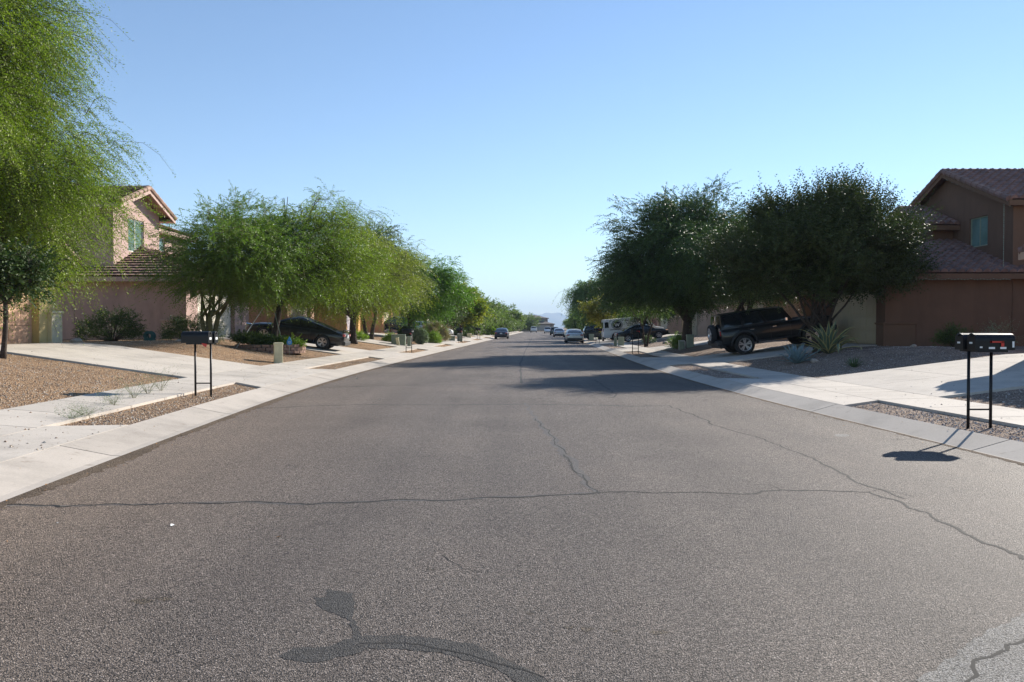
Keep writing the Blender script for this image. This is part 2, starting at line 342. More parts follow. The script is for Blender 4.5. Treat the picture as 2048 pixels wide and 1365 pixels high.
spatch([(556, 1326), (590, 1308), (660, 1306), (704, 1288), (706, 1268), (692, 1250), (668, 1240), (636, 1222), (628, 1206), (650, 1204), (658, 1188), (684, 1194), (704, 1200), (712, 1222), (706, 1246), (716, 1262), (722, 1286), (790, 1284), (880, 1292), (950, 1304), (1000, 1330), (1080, 1366), (1120, 1400), (1060, 1400), (990, 1352), (930, 1334), (880, 1318), (800, 1312), (740, 1312), (690, 1326), (640, 1338), (580, 1336)], M['tar'], .0014, 'patch')
ribbon([(720, 1300), (840, 1303), (930, 1322), (1010, 1345), (1090, 1372)], .012, M['crack'], 'crack', seed=14, step=.04, dz=.0022, jit=.005)
spatch([(1830, 1380), (1900, 1330), (1975, 1275), (2060, 1235), (2200, 1240), (2200, 1400)], M['asphalt_light'], .0012, 'patch')
ribbon([(1905, 1372), (1960, 1335), (2010, 1308), (2060, 1300), (2120, 1270)], .02, M['crack'], 'crack', dz=.0022, seed=15, step=.05)
spatch([(1668, 873), (1676, 870), (1692, 870), (1700, 873), (1692, 876), (1676, 876)], M['asphalt_light'], .0020, 'patch')
ribbon([(1130, 915), (1104, 878), (1072, 842)], .016, M['crack'], 'crack', seed=23, dz=.0020, jit=.02)
ribbon([(1560, 987), (1545, 978), (1510, 976)], .008, M['crack'], 'crack', seed=24, dz=.0018, jit=.01, step=.05)
ribbon([(1735, 990), (1770, 985), (1800, 992), (1830, 1000)], .008, M['crack'], 'crack', seed=25, dz=.0018, jit=.01, step=.05)
ribbon([(880, 1120), (930, 1150), (960, 1155)], .006, M['crack'], 'crack', seed=26, dz=.0018, jit=.01, step=.03)
for q in range(9):                                                    # ravelled pits where stones have come out
    x_, y_ = [(285, 1212), (330, 1206), (1140, 1268), (1175, 1272), (1230, 1276), (1320, 1280), (1060, 1240), (62, 1243), (865, 1150)][q]; w_ = [26, 18, 14, 20, 12, 26, 8, 6, 8][q]; rr = random.Random(q + 40)
    spatch([(x_ + w_ * math.cos(t_ * .785) * rr.uniform(.5, 1.2), y_ + w_ * .28 * math.sin(t_ * .785) * rr.uniform(.4, 1.2)) for t_ in range(8)], M['pit'], .0012, 'patch')
# sandy grit lying in the gutters
for side in (-1, 1):
    m = MB(); row = []; y = 2.0; rr = random.Random(7 + side)
    while y < 90:
        w_ = (.10 if side < 0 else .05) + (.10 if side < 0 else .06) * rr.random() + .08 * max(0, math.sin(y * .9)) * (1 if side < 0 else .4)
        row.append([(C(y) + side * (HW - 0.0), y, .004), (C(y) + side * (HW - w_ * .5), y, .0055), (C(y) + side * (HW - w_), y, rz(C(y) + side * (HW - w_), y) + .0012)]); y += .07 + y * .004
    m.grid(row); m.build('gutter_grit', M['grit'], road, recalc=False)
# driveways (y0,y1) per side, with the house front they run to (s offset)
DRV = {-1: [(4.2, 10.4), (19.6, 25.4), (36.4, 42.2), (50.2, 55.6), (64.2, 69.6), (79.2, 84.6), (94.2, 99.6), (109, 114.5), (124, 129.5), (139, 144.5), (154, 160), (169, 175), (184, 190), (199, 205), (214, 220), (229, 235)],
       1: [(15.2, 20.8), (30.2, 35.8), (46.2, 51.6), (66, 71.6), (71.9, 77.6), (86, 91.5), (100, 105.5), (115, 120.5), (130, 135.5), (145, 150.5), (160, 166), (175, 181), (190, 196), (205, 211), (220, 226)]}
FRONT = {-1: 15.0, 1: 14.0}
def slab(m, side, o0, o1, ya, yb, nx=3, dz=0, fa=0, fb=0, th=.16, ny=None):
    ny = ny or max(1, int((yb - ya) / 1.2) + 1); os = [o0 + (o1 - o0) * i / nx for i in range(nx + 1)]; G = []
    if o0 == 0: os = [0.0, .12 if side < 0 else .03, o1 * .55, o1]
    for j in range(ny + 1):
        row = []
        for o in os:
            k = (o - o0) / (o1 - o0); a = ya - fa * (1 - k); b = yb + fb * (1 - k); y = a + (b - a) * j / ny; row.append((C(y) + side * (HW + o), y, ho(side, o) + dz))
        G.append(row)
    m.grid(G)
    per = [G[0][i] for i in range(len(os))] + [G[j][-1] for j in range(1, ny + 1)] + [G[-1][i] for i in range(len(os) - 2, -1, -1)] + [G[j][0] for j in range(ny - 1, 0, -1)]
    n = len(per); m.add(per + [(x, y, z - th) for x, y, z in per], [(i, (i + 1) % n, n + (i + 1) % n, n + i) for i in range(n)])
for side in (-1, 1):
    a, b, c = OFF[side]
    k = MB(); ph = {-1: 9.42 - 4.57 * 5, 1: -13.0}[side]; y = ph
    while y < YEND - 1:
        slab(k, side, 0, a - .006, y + .013, min(y + 4.57, YEND) - .013, ny=5); y += 4.57
    struct(k.build('kerb', M['conc2'], recalc=False))
    s_ = MB(); y = -12
    while y < YEND - 3:
        slab(s_, side, b + .008, c - .008, y + .011, y + 1.5 - .011, nx=1, dz=.002); y += 1.5
    struct(s_.build('sidewalk', M['conc'], recalc=False))
    for i, (ya, yb) in enumerate(DRV[side]):
        d = MB(); slab(d, side, a + .006, b - .006, ya - .3, yb + .3, nx=2, fa=.7, fb=.7, dz=.001)
        fr = FRONT[side] - HW; n = 3; os = [c + (fr - c) * q / n for q in range(n + 1)]; ym = (ya + yb) / 2
        for q in range(n):
            slab(d, side, os[q] + .008, os[q + 1] - .008, ya, ym - .008, nx=2, dz=.003); slab(d, side, os[q] + .008, os[q + 1] - .008, ym + .008, yb, nx=2, dz=.003)
        struct(d.build('driveway', M['conc'], recalc=False))
    # gravel yard sheet, verge to back fence
    os = [a, (a + b) / 2, b, c, c + .3, c + .8, c + 1.4, c + 2, c + 2.7, c + 3.4, c + 4.2, c + 5, c + 6, 10.5, 14, 20, 40, 110]; G = []
    yy = [-14 + .5 * i for i in range(160)] + ylist(66, YEND - .5)
    for y in yy: G.append([(C(y) + side * (HW + o), y, gz(C(y) + side * (HW + o), y)) for o in os])
    m = MB(); m.grid(G); struct(m.build('gravel_yard', M['gravL' if side < 0 else 'gravR'], smooth=True))
# far kerb and ground beyond the cross road
m = MB(); m.box2((-70, YEND + 9.5, -.2), (95, YEND + 10.3, .1)); struct(m.build('kerb', M['conc2']))
m = MB(); m.grid([[(x, y, .12 if y < 285 else .5) for x in (-110, 0, 30, 130)] for y in (YEND + 10.3, 285, 420)]); struct(m.build('ground', M['earth']))
# loose stones: real geometry in the near verges and yards, a scatter on the kerb edge
def in_drive(side, o, y, pad=.1):
    a, b, c = OFF[side]
    for ya, yb in DRV[side]:
        if o < b:
            k = 1 - max(0, (o - a) / (b - a)); 
            if ya - .35 - .7 * k < y < yb + .35 + .7 * k: return True
        elif ya - pad < y < yb + pad: return True
    return False
def stones(side, n, y0, y1, omax, seed, mats, near=2.0, smin=.007, smax=.02):
    r = np.random.RandomState(seed); V = []; F = []; MI = []; a, b, c = OFF[side]; k = 0; tries = 0
    base = np.array([(1, 0, 0), (0, 1, 0), (-1, 0, 0), (0, -1, 0), (0, 0, 1), (0, 0, -.4)], float); fs = [(0, 1, 4), (1, 2, 4), (2, 3, 4), (3, 0, 4)]
    while k < n and tries < n * 6:
        tries += 1; y = y0 + (y1 - y0) * r.rand()**near; o = a + (omax - a) * r.rand()**1.3
        spill = r.rand() < .012
        if (b - .03 < o < c + .03 or in_drive(side, o, y)) and not spill: continue
        x = C(y) + side * (HW + o)
        s = smin + (smax - smin) * r.rand()**2.5; th = r.rand() * 6.28; B = base * np.array([s, s * (.6 + .5 * r.rand()), s * (.5 + .4 * r.rand())]) * (1 + .25 * r.randn(6, 3) * .6)
        X = B[:, 0] * math.cos(th) - B[:, 1] * math.sin(th) + x; Y = B[:, 0] * math.sin(th) + B[:, 1] * math.cos(th) + y; Z = B[:, 2] + (gz(x, y) if not spill else ho(side, o)) + .004
        q = len(V); V += list(zip(X, Y, Z)); F += [(q + f[0], q + f[1], q + f[2]) for f in fs]; MI += [r.randint(len(mats))] * 4; k += 1
    m = MB(); m.v = V; m.f = F; m.m = MI; o = m.build('loose_gravel', mats, recalc=False); o['kind'] = 'stuff'
    tag(o, 'loose tan stones lying over the gravel beds left of the road' if side < 0 else 'loose pinkish stones lying over the gravel beds right of the road', 'gravel'); return o
gs = [mat('stone_a', (.46, .34, .23), .9, var=.2), mat('stone_b', (.30, .19, .12), .9, var=.2), mat('stone_c', (.55, .47, .38), .9, var=.15), mat('stone_d', (.2, .14, .1), .9, var=.2)]
gp = [mat('stone_e', (.42, .34, .30), .9, var=.2), mat('stone_f', (.28, .2, .17), .9, var=.2), mat('stone_g', (.6, .55, .5), .9, var=.12), mat('stone_h', (.18, .13, .12), .9, var=.2)]
stones(-1, 42000, 9, 40, 9, 1, gs, smin=.007, smax=.022); stones(1, 30000, 8, 36, 9, 2, gp, smin=.007, smax=.022)
# ------------------------------------------------------------------ mountains
m = MB(); r = np.random.RandomState(8); rows = []
def ridge(u, hmax, seed):
    h = 0
    for k in range(1, 8): h += math.sin(u * k * 2.3 + seed * k * 1.7) / k**1.15
    return h
for (Y, pk, seed) in ((12000, 190, 3),):
    n = 120
    for j in range(7):
        t = j / 6; row = []
        for i in range(n + 1):
            x = -3500 + 8800 * i / n; pxx = 1024 + x / Y * FPX
            env = math.exp(-((pxx - 1085) / 75.0)**2) + .45 * math.exp(-((pxx - 1000) / 110.0)**2) + .22 * math.exp(-((pxx - 1400) / 160.0)**2) + .05
            h = max(4, pk * env * (1 + .13 * ridge(x / 1150, 1, seed)))
            row.append((x + 14 * math.sin(i * 1.7 + j), Y + (1 - t) * -500 + 60 * math.sin(i * .8 + j * 1.1), -5 + h * t**1.1 * (1 + .06 * math.sin(i * 2.1 + j * 2))))
        rows.append(row)
m.grid(rows); struct(m.build('hills', mat('hills_rock', (.2, .17, .14), .95, var=.3, scale=.01, coord='Object'), smooth=True))
# ------------------------------------------------------------------ houses
def apply_mods(o):
    dg = bpy.context.evaluated_depsgraph_get(); dg.update()
    me = bpy.data.meshes.new_from_object(o.evaluated_get(dg)); o.modifiers.clear(); o.data = me
def boolean_cut(o, cutter):
    b = o.modifiers.new('cut', 'BOOLEAN'); b.operation = 'DIFFERENCE'; b.solver = 'EXACT'; b.object = cutter
    bpy.context.view_layer.update(); apply_mods(o)
def beam(m, p, q, w_, h):
    p, q = Vector(p), Vector(q); d = (q - p).normalized(); a = Vector((-d.y, d.x, 0)).normalized() * w_ / 2; u = Vector((0, 0, h / 2))
    m.add([p - a - u, p + a - u, p + a + u, p - a + u, q - a - u, q + a - u, q + a + u, q - a + u], [(0, 1, 2, 3), (4, 5, 6, 7), (0, 1, 5, 4), (1, 2, 6, 5), (2, 3, 7, 6), (3, 0, 4, 7)])
def tiles(m, A, B, D, Ct, fine):
    A, B, D, Ct = map(Vector, (A, B, D, Ct)); e = (B - A).normalized(); s = (Ct - A) - e * (Ct - A).dot(e); Ls = s.length; s.normalize(); n = e.cross(s)
    if n.z < 0: n = -n
    LB = (B - A).length; dl = (Ct - A).dot(e); dr = (D - B).dot(e)
    lf = lambda t: dl * t / Ls; rt = lambda t: LB + dr * t / Ls
    m.quad(A, B, D, Ct); w_ = .32 if fine else .42
    pr = [(0, .02), (.5, .03), (1, .02)] if fine == 2 else [(0, 0), (.2, .10), (.5, .15), (.8, .10), (1, 0)] if fine else [(0, 0), (.5, .08), (1, 0)]
    if fine:
        R_ = int(math.ceil(Ls / .38))
        for r in range(R_):
            t0 = r * .38; t1 = min(t0 + .42, Ls); tm = min((t0 + t1) / 2, Ls * .98); c = math.floor(min(lf(t0), lf(t1)) / w_)
            while c * w_ < max(rt(t0), rt(t1)):
                uc = (c + .5) * w_
                if lf(tm) - .05 <= uc <= rt(tm) + .05:
                    j = (math.sin(r * 12.9 + c * 78.2) * .5) * .012; vs = []
                    for (pu, ph) in pr: vs.append(A + e * ((c + pu) * w_) + s * (t0 - .03 + j) + n * (ph + (.085 if fine == 2 else .065)))
                    for (pu, ph) in pr: vs.append(A + e * ((c + pu) * w_) + s * t1 + n * (ph + .008))
                    k = len(pr); m.add(vs, [(i, i + 1, k + i + 1, k + i) for i in range(k - 1)] + [tuple(range(k))])
                c += 1
    else:
        c = math.floor(min(0, dl) / w_)
        while c * w_ < max(LB, LB + dr):
            uc = (c + .5) * w_; t0, t1 = 0, Ls
            if dl > 0 and uc < dl: t1 = Ls * uc / dl
            if dr < 0 and uc > LB + dr: t1 = min(t1, Ls * (uc - LB) / dr)
            if 0 <= uc <= LB and t1 > .2:
                vs = [A + e * ((c + pu) * w_) + s * t0 + n * (ph + .02) for pu, ph in pr] + [A + e * ((c + pu) * w_) + s * t1 + n * (ph + .02) for pu, ph in pr]
                k = len(pr); m.add(vs, [(i, i + 1, k + i + 1, k + i) for i in range(k - 1)])
            c += 1
def ridgecap(m, p, q, fine, r=.11):
    p, q = Vector(p), Vector(q); L = (q - p).length
    if fine:
        k = max(1, int(L / .4))
        for i in range(k): m.tube([p.lerp(q, i / k), p.lerp(q, (i + 1.08) / k)], [r, r * .82], 8)
    else: m.tube([p, q], r, 5)
class House:
    def __init__(h, name, label, side, y0, wallc, doorc, tilem, fine=True, trimc=None, cat='house'):
        h.side = side; h.fine = fine; h.pad = 1.05 if side < 0 else .88
        x0 = C(y0 + 3) + side * FRONT[side]; h.t = thing(name, label, cat, (x0, y0, h.pad))
        h.wall = mat('stucco', wallc, .92, var=.1, scale=1.4, bump=.12 if fine else 0, bscale=40, stain=.2); h.doorm = mat('garage_door_paint', doorc, .6, var=.05, scale=2, stain=.08)
        h.trim = h.wall if trimc is None else mat('stucco_trim', trimc, .9, var=.1, scale=2, bump=.3, bscale=50)
        h.tile = tilem; h.roof = MB(); h.fas = MB(); h.wins = []
    def P(h, u, v, z): return Vector((h.side * u, v, z))
    def blk(h, u0, u1, v0, v1, zb, ze, zr=None, axis='u', cuts=(), mat_=None):
        m = MB(); P = h.P
        if zr is None:
            m.box2(P(u0, v0, zb), P(u1, v1, ze))
        elif axis == 'u':
            vm = (v0 + v1) / 2; a = [P(u0, v0, zb), P(u0, v1, zb), P(u0, v1, ze), P(u0, vm, zr), P(u0, v0, ze)]; b = [p + Vector((h.side * (u1 - u0), 0, 0)) for p in a]
            m.add(a + b, [tuple(range(5)), tuple(range(5, 10))[::-1]] + [(i, (i + 1) % 5, 5 + (i + 1) % 5, 5 + i) for i in range(5)])
        else:
            um = (u0 + u1) / 2; a = [P(u0, v0, zb), P(u1, v0, zb), P(u1, v0, ze), P(um, v0, zr), P(u0, v0, ze)]; b = [p + Vector((0, v1 - v0, 0)) for p in a]
            m.add(a + b, [tuple(range(5)), tuple(range(5, 10))[::-1]] + [(i, (i + 1) % 5, 5 + (i + 1) % 5, 5 + i) for i in range(5)])
        o = m.build('wall', mat_ or h.wall, h.t)
        if cuts:
            c = MB()
            for a, b in cuts: c.box2(P(*a), P(*b))
            co = c.build('cutter', h.wall, h.t); boolean_cut(o, co); bpy.data.objects.remove(co)
        return o
    def slope(h, A, B, D, Ct): tiles(h.roof, h.P(*A), h.P(*B), h.P(*D), h.P(*Ct), h.fine)
    def gable(h, u0, u1, v0, v1, ze, zr, axis='u', ov=.45, hip0=False, hip1=False, og=.4):
        # ridge along u (axis u) or along v
        P = h.P; sw = (lambda a, b, z: (a, b, z)) if axis == 'u' else (lambda a, b, z: (b, a, z))
        if axis == 'u': a0, a1, b0, b1 = u0, u1, v0, v1
        else: a0, a1, b0, b1 = v0, v1, u0, u1
        half = (b1 - b0) / 2; bm_ = (b0 + b1) / 2; k = (zr - ze) / half; zo = ze - k * ov + .12; zr_ = zr + .12
        e0 = a0 - (ov if hip0 else og); e1 = a1 + (ov if hip1 else og); r0 = a0 + half if hip0 else e0; r1 = a1 - half if hip1 else e1
        for bb in (b0 - ov, b1 + ov):
            h.slope(sw(e0, bb, zo), sw(e1, bb, zo), sw(r1, bm_, zr_), sw(r0, bm_, zr_))
            beam(h.fas, P(*sw(e0, bb, zo - .1)), P(*sw(e1, bb, zo - .1)), .05, .2)
            # soffit
            bi = b0 if bb < bm_ else b1; h.fas.quad(P(*sw(e0, bb, zo - .17)), P(*sw(e1, bb, zo - .17)), P(*sw(e1, bi, zo - .17)), P(*sw(e0, bi, zo - .17)))
            for hp, e, r in ((hip0, e0, r0), (hip1, e1, r1)):
                if hp: ridgecap(h.roof, P(*sw(e, bb, zo + .03)), P(*sw(r, bm_, zr_ + .03)), h.fine)
                else:
                    ridgecap(h.roof, P(*sw(e, bb, zo + .05)), P(*sw(r, bm_, zr_ + .05)), h.fine, .13)
                    beam(h.fas, P(*sw(e, bb, zo - .12)), P(*sw(e, bm_, zr_ - .12)), .05, .22)
        for hp, e, r in ((hip0, e0, r0), (hip1, e1, r1)):
            if hp:
                h.slope(sw(e, b0 - ov, zo), sw(e, b1 + ov, zo), sw(r, bm_, zr_), sw(r, bm_, zr_)); beam(h.fas, P(*sw(e, b0 - ov, zo - .1)), P(*sw(e, b1 + ov, zo - .1)), .05, .2)
        ridgecap(h.roof, P(*sw(r0, bm_, zr_ + .05)), P(*sw(r1, bm_, zr_ + .05)), h.fine, .13)
    def window(h, u, v0, v1, z0, z1, fr=None, d=.09, face='u', u1=None):
        P = h.P; f = MB(); g = MB(); w_ = .05
        if face == 'u':
            q = u + d
            def bx(m, a0, a1, c0, c1, t0, t1): m.box2(P(q + t0, a0, c0), P(q + t1, a1, c1))
        else:
            q = v0 + d
            def bx(m, a0, a1, c0, c1, t0, t1): m.box2(P(a0, q + t0, c0), P(a1, q + t1, c1))
        a0, a1 = (v0, v1) if face == 'u' else (u, u1)
        bx(f, a0, a1, z0, z0 + w_, -.03, .03); bx(f, a0, a1, z1 - w_, z1, -.03, .03); bx(f, a0, a0 + w_, z0 + w_, z1 - w_, -.03, .03); bx(f, a1 - w_, a1, z0 + w_, z1 - w_, -.03, .03)
        bx(f, (a0 + a1) / 2 - .025, (a0 + a1) / 2 + .025, z0 + w_, z1 - w_, -.025, .03)
        fo = f.build('window', fr or M['white'], h.t); bx(g, a0 + w_, a1 - w_, z0 + w_, z1 - w_, 0, .02); g.build('pane', M['wglass'], fo)
    def gdoor(h, v0, v1, zt=2.2):
        P = h.P; m = MB(); q = .22; rows = 4; H = zt / rows
        m.box2(P(q + .03, v0, 0), P(q + .06, v1, zt)); ncol = 8
        for r in range(rows):
            m.box2(P(q, v0 + .01, r * H + .006), P(q + .03, v1 - .01, (r + 1) * H - .006))
            if h.fine:
                cw = (v1 - v0 - .1) / ncol
                for c in range(ncol):
                    m.box2(P(q - .012, v0 + .05 + c * cw + .07, r * H + .1), P(q + .01, v0 + .05 + (c + 1) * cw - .07, (r + 1) * H - .1))
        m.build('garage_door', h.doorm, h.t, bevel=.006 if h.fine else 0)
    def pilaster(h, mat_=None, u1=1.1, zt=.78, v1=.5):
        m = MB(); m.box2(h.P(-.12, -.12, -.5), h.P(u1, v1, zt)); m.box2(h.P(-.16, -.16, zt), h.P(u1 + .04, v1 + .04, zt + .07)); m.build('pilaster', mat_ or h.trim, h.t, bevel=.015)
    def lamp(h, v, z=1.9):
        m = MB(); m.box2(h.P(-.16, v - .07, z), h.P(-.02, v + .07, z + .26)); m.box2(h.P(-.19, v - .09, z + .26), h.P(0.0, v + .09, z + .3)); m.build('wall_lamp', M['black'], h.t)
    def done(h):
        h.roof.build('roof', h.tile, h.t, recalc=False)
        if h.fas.v: h.fas.build('fascia', h.trim, h.t, recalc=False)
        return h.t
def cut_door(v0, v1, zt=2.2): return ((-1, v0, -.02), (.28, v1, zt))
def cut_win(u, v0, v1, z0, z1): return ((u - 1, v0, z0), (u + .14, v1, z1))
# yellow house, far left edge
h = House('house', 'pale yellow stucco house with peach garage door at the left edge, behind the citrus', -1, 19.2, (.56, .43, .20), (.55, .33, .22), M['tile'], True, (.60, .53, .38))
h.blk(0, 6, 0, 6.6, -.5, 2.75, 4.35, cuts=[cut_door(.8, 5.7)]); h.gable(0, 6, 0, 6.6, 2.75, 4.35, og=.5); h.gdoor(.8, 5.7)
h.blk(6, 14, -4.5, 7.6, -.5, 2.75); h.gable(6, 14, -4.5, 7.6, 2.75, 4.9, axis='v', hip0=True, hip1=True)
m = MB(); m.box2(h.P(-.14, 6.15, -.5), h.P(.9, 6.75, .95)); m.box2(h.P(-.18, 6.1, .95), h.P(.95, 6.8, 1.03)); m.build('pilaster', h.trim, h.t, bevel=.02); h.done()
# pink two-storey house
h = House('house', 'two-storey dusty pink stucco house with white garage door, behind the left mailboxes', -1, 35.3, (.43, .30, .265), (.62, .57, .47), M['tile'], 2, (.46, .33, .28))
h.blk(0, 5, 0, 8.4, -.5, 2.8, cuts=[cut_door(1.3, 6.2)]); h.gable(0, 6, 0, 8.4, 2.8, 4.5, hip0=True); h.gdoor(1.3, 6.2)
h.blk(3.7, 12, .9, 5.6, 2.6, 6.25, 7.15, cuts=[cut_win(3.7, 2.3, 3.9, 4.15, 5.75)]); h.gable(3.7, 12, .9, 5.6, 6.25, 7.15, ov=.55, og=.6); h.window(3.7, 2.3, 3.9, 4.15, 5.75)
h.blk(4.9, 12.2, 5.62, 12, -.5, 5.9, cuts=[cut_win(4.9, 7.2, 9.0, 4.5, 5.5)]); h.gable(4.9, 12.2, 5.62, 12, 5.9, 7.3, axis='v', hip1=True, og=.1); h.window(4.9, 7.2, 9.0, 4.5, 5.5)
h.blk(5.02, 12, 0, 5.6, -.5, 2.8); h.pilaster(); h.lamp(.65); h.lamp(6.8); h.done()
# brown two-storey house on the right
h = House('house', 'two-storey brown stucco house with tiled gables beside the right edge of the street', 1, 29.8, (.150, .080, .048), (.46, .38, .25), M['tile2'], True, (.15, .08, .046))
h.blk(0, 4.8, 0, 8.4, -.5, 2.72, cuts=[cut_door(.75, 5.5)]); h.gable(0, 6, 0, 8.4, 2.72, 4.25, hip0=True); h.gdoor(.75, 5.5)
h.blk(4.82, 14, 0, 8.6, -.5, 5.45, 7.25, cuts=[cut_win(4.82, 1.6, 2.85, 3.95, 5.15)]); h.gable(4.82, 14, 0, 8.6, 5.45, 7.25, ov=.3, og=.35); h.window(4.82, 1.6, 2.85, 3.95, 5.15, fr=M['util'])
h.blk(3.9, 4.8, 4.0, 8.5, 3.0, 5.05, 5.95, cuts=[cut_win(3.9, 5.2, 6.6, 3.9, 4.9)]); h.gable(3.9, 4.55, 4.0, 8.5, 5.05, 5.95, ov=.45, og=.35); h.window(3.9, 5.2, 6.6, 3.9, 4.9)
h.pilaster(); h.lamp(.4)
m = MB(); pts = []                                                 # string of small lights along the eave and corner
for (a, b) in (((-.42, -.5, 2.48), (4.4, -.5, 2.48)), ((4.4, -.1, 5.3), (4.4, -.1, 2.9)), ((4.5, 4.2, 7.1), (4.5, -.3, 5.25))):
    k = 40; p = [h.P(*a).lerp(h.P(*b), i / k) + Vector((0, 0, -.035 * abs(math.sin(i * .9)))) for i in range(k + 1)]; m.tube(p, .006, 3, False)
    for q in p: m.box(q, (.02, .02, .03))
m.build('light_string', M['util'], h.t); h.done()
# house just past the right edge: its eave shades the near driveway
h = House('house', 'tan stucco house at the far right edge shading the near driveway', 1, 13.2, (.42, .28, .2), (.6, .53, .4), M['tile2'], True)
h.blk(0, 6, 0, 7.6, -.5, 2.75, cuts=[cut_door(1.6, 6.6)]); h.gable(0, 6, 0, 7.6, 2.75, 4.3, hip0=True); h.gdoor(1.6, 6.6); h.blk(6.02, 14, -5, 7.6, -.5, 2.75); h.gable(6.02, 14, -5, 7.6, 2.75, 4.9, axis='v', hip0=True, hip1=True); h.done()
# the rows behind
def plain(side, y0, wallc, doorc, label, two=False, trim=None):
    h = House('house', label, side, y0, wallc, doorc, M['tile' if side < 0 else 'tile2'], False, trim)
    h.blk(0, 6, 0, 6.6, -.5, 2.75, 4.1, cuts=[cut_door(.8, 5.7)]); h.gable(0, 6, 0, 6.6, 2.75, 4.1); h.gdoor(.8, 5.7)
    if two: h.blk(6.02, 14, -1.5, 10, -.5, 5.3); h.gable(6.02, 14, -1.5, 10, 5.3, 7.0, axis='v', hip0=True, hip1=True)
    else:
        h.blk(6.02, 14, -1.5, 10, -.5, 2.75, cuts=[cut_win(6.02, 7.2, 8.7, .9, 2.1)]); h.gable(6.02, 14, -1.5, 10, 2.75, 4.7, axis='v', hip0=True, hip1=True); h.window(6.02, 7.2, 8.7, .9, 2.1)
    m = MB(); m.box2(h.P(-.12, -.1, -.5), h.P(.7, .5, .8)); m.build('pilaster', h.trim, h.t); return h.done()
HL = [(49.3, (.40, .25, .17), (.35, .27, .22), 'tan stucco house behind the black sedan on the left'),
      (63.4, (.55, .30, .10), (.36, .32, .36), 'ochre stucco house with a grey-mauve garage door, behind the dark forked tree trunk'),
      (78.4, (.55, .27, .14), (.5, .4, .3), 'orange stucco house behind the clipped round bushes on the left'),
      (93.4, (.46, .36, .28), (.6, .5, .3), 'beige stucco house behind the yellow-green tree on the left'),
      (108, (.40, .3, .24), (.5, .45, .36), 'fifth single-storey house down the left side, behind the parked dark blue sedan'),
      (123, (.48, .33, .22), (.5, .45, .36), 'sixth single-storey house down the left side, half hidden by mesquites'),
      (138, (.42, .28, .2), (.5, .45, .36), 'seventh single-storey house down the left side, screened by the far tree row')]
for y0, wc, dc, lb in HL: plain(-1, y0, wc, dc, lb, trim=tuple(c * 1.1 for c in wc))
HR = [(45.3, (.42, .27, .17), (.5, .38, .26), 'tan stucco house with a trimmed gable, behind the black off-roader'),
      (65.2, (.40, .3, .22), (.55, .48, .36), 'beige stucco house at the head of the black sedan driveway on the right'),
      (81, (.36, .25, .18), (.5, .45, .36), 'brown stucco house behind the white van on the right'),
      (96, (.42, .22, .17), (.5, .4, .3), 'reddish single-storey house behind the two silver sedans on the right'),
      (111, (.45, .24, .2), (.5, .4, .34), 'second reddish roofed house beyond the silver sedans on the right'),
      (126, (.4, .3, .24), (.5, .45, .36), 'small far house on the right side past the reddish roofs')]
for y0, wc, dc, lb in HR: plain(1, y0, wc, dc, lb)
# houses closing the street
def endhouse(label, x, y, z, wc, two, w_=12, flip=1):
    t = thing('house', label, 'house', (x, y, z)); wl = mat('stucco', wc, .9, var=.08, scale=1); m = MB()
    m.box2((-w_ / 2, 0, -.5), (w_ / 2, 9, 2.6)); rf = MB(); hh = 3.1
    def hip(x0, x1, y0, y1, ze, zr):
        o = .4; hf = (y1 - y0) / 2; ym = (y0 + y1) / 2; a, b, c, d = (x0 - o, y0 - o, ze), (x1 + o, y0 - o, ze), (x1 + o, y1 + o, ze), (x0 - o, y1 + o, ze); r0, r1 = (x0 + hf, ym, zr), (x1 - hf, ym, zr)
        for q in ((a, b, r1, r0), (c, d, r0, r1), (b, c, r1, r1), (d, a, r0, r0)): tiles(rf, *q, False)
        beam(rf, (a[0], a[1], ze - .1), (b[0], b[1], ze - .1), .05, .2)
    if two:
        m.box2((-w_ / 2 - 3 * flip, 4, 2.6), (w_ / 2 - 2 * flip, 13, 4.7)); hip(-w_ / 2 - 3 * flip, w_ / 2 - 2 * flip, 4, 13, 4.7, 5.9)
        f = MB(); f.box2((w_ / 2 - 4.2 * flip, 3.95, 3.2), (w_ / 2 - 3.2 * flip, 4.05, 4.2)); f.build('window', M['wglass'], t)
    m.build('wall', wl, t); hip(-w_ / 2, w_ / 2, 0, 9, 2.6, 3.8); rf.build('roof', M['tile3'], t, recalc=False)
    d = MB()
    for r in range(4): d.box2((-.4, -.06, r * .55 + .01), (4.6, 0, (r + 1) * .55 - .01))
    d.build('garage_door', mat('garage_door_paint', (.5, .45, .42), .6), t)
endhouse('two-storey grey-brown house facing down the street at its far end', 9.0, 281, .1, (.32, .26, .22), True)
endhouse('far two-storey house right of the street end, its gable above the trees', 40, 279, .1, (.42, .36, .28), True, 12, -1)
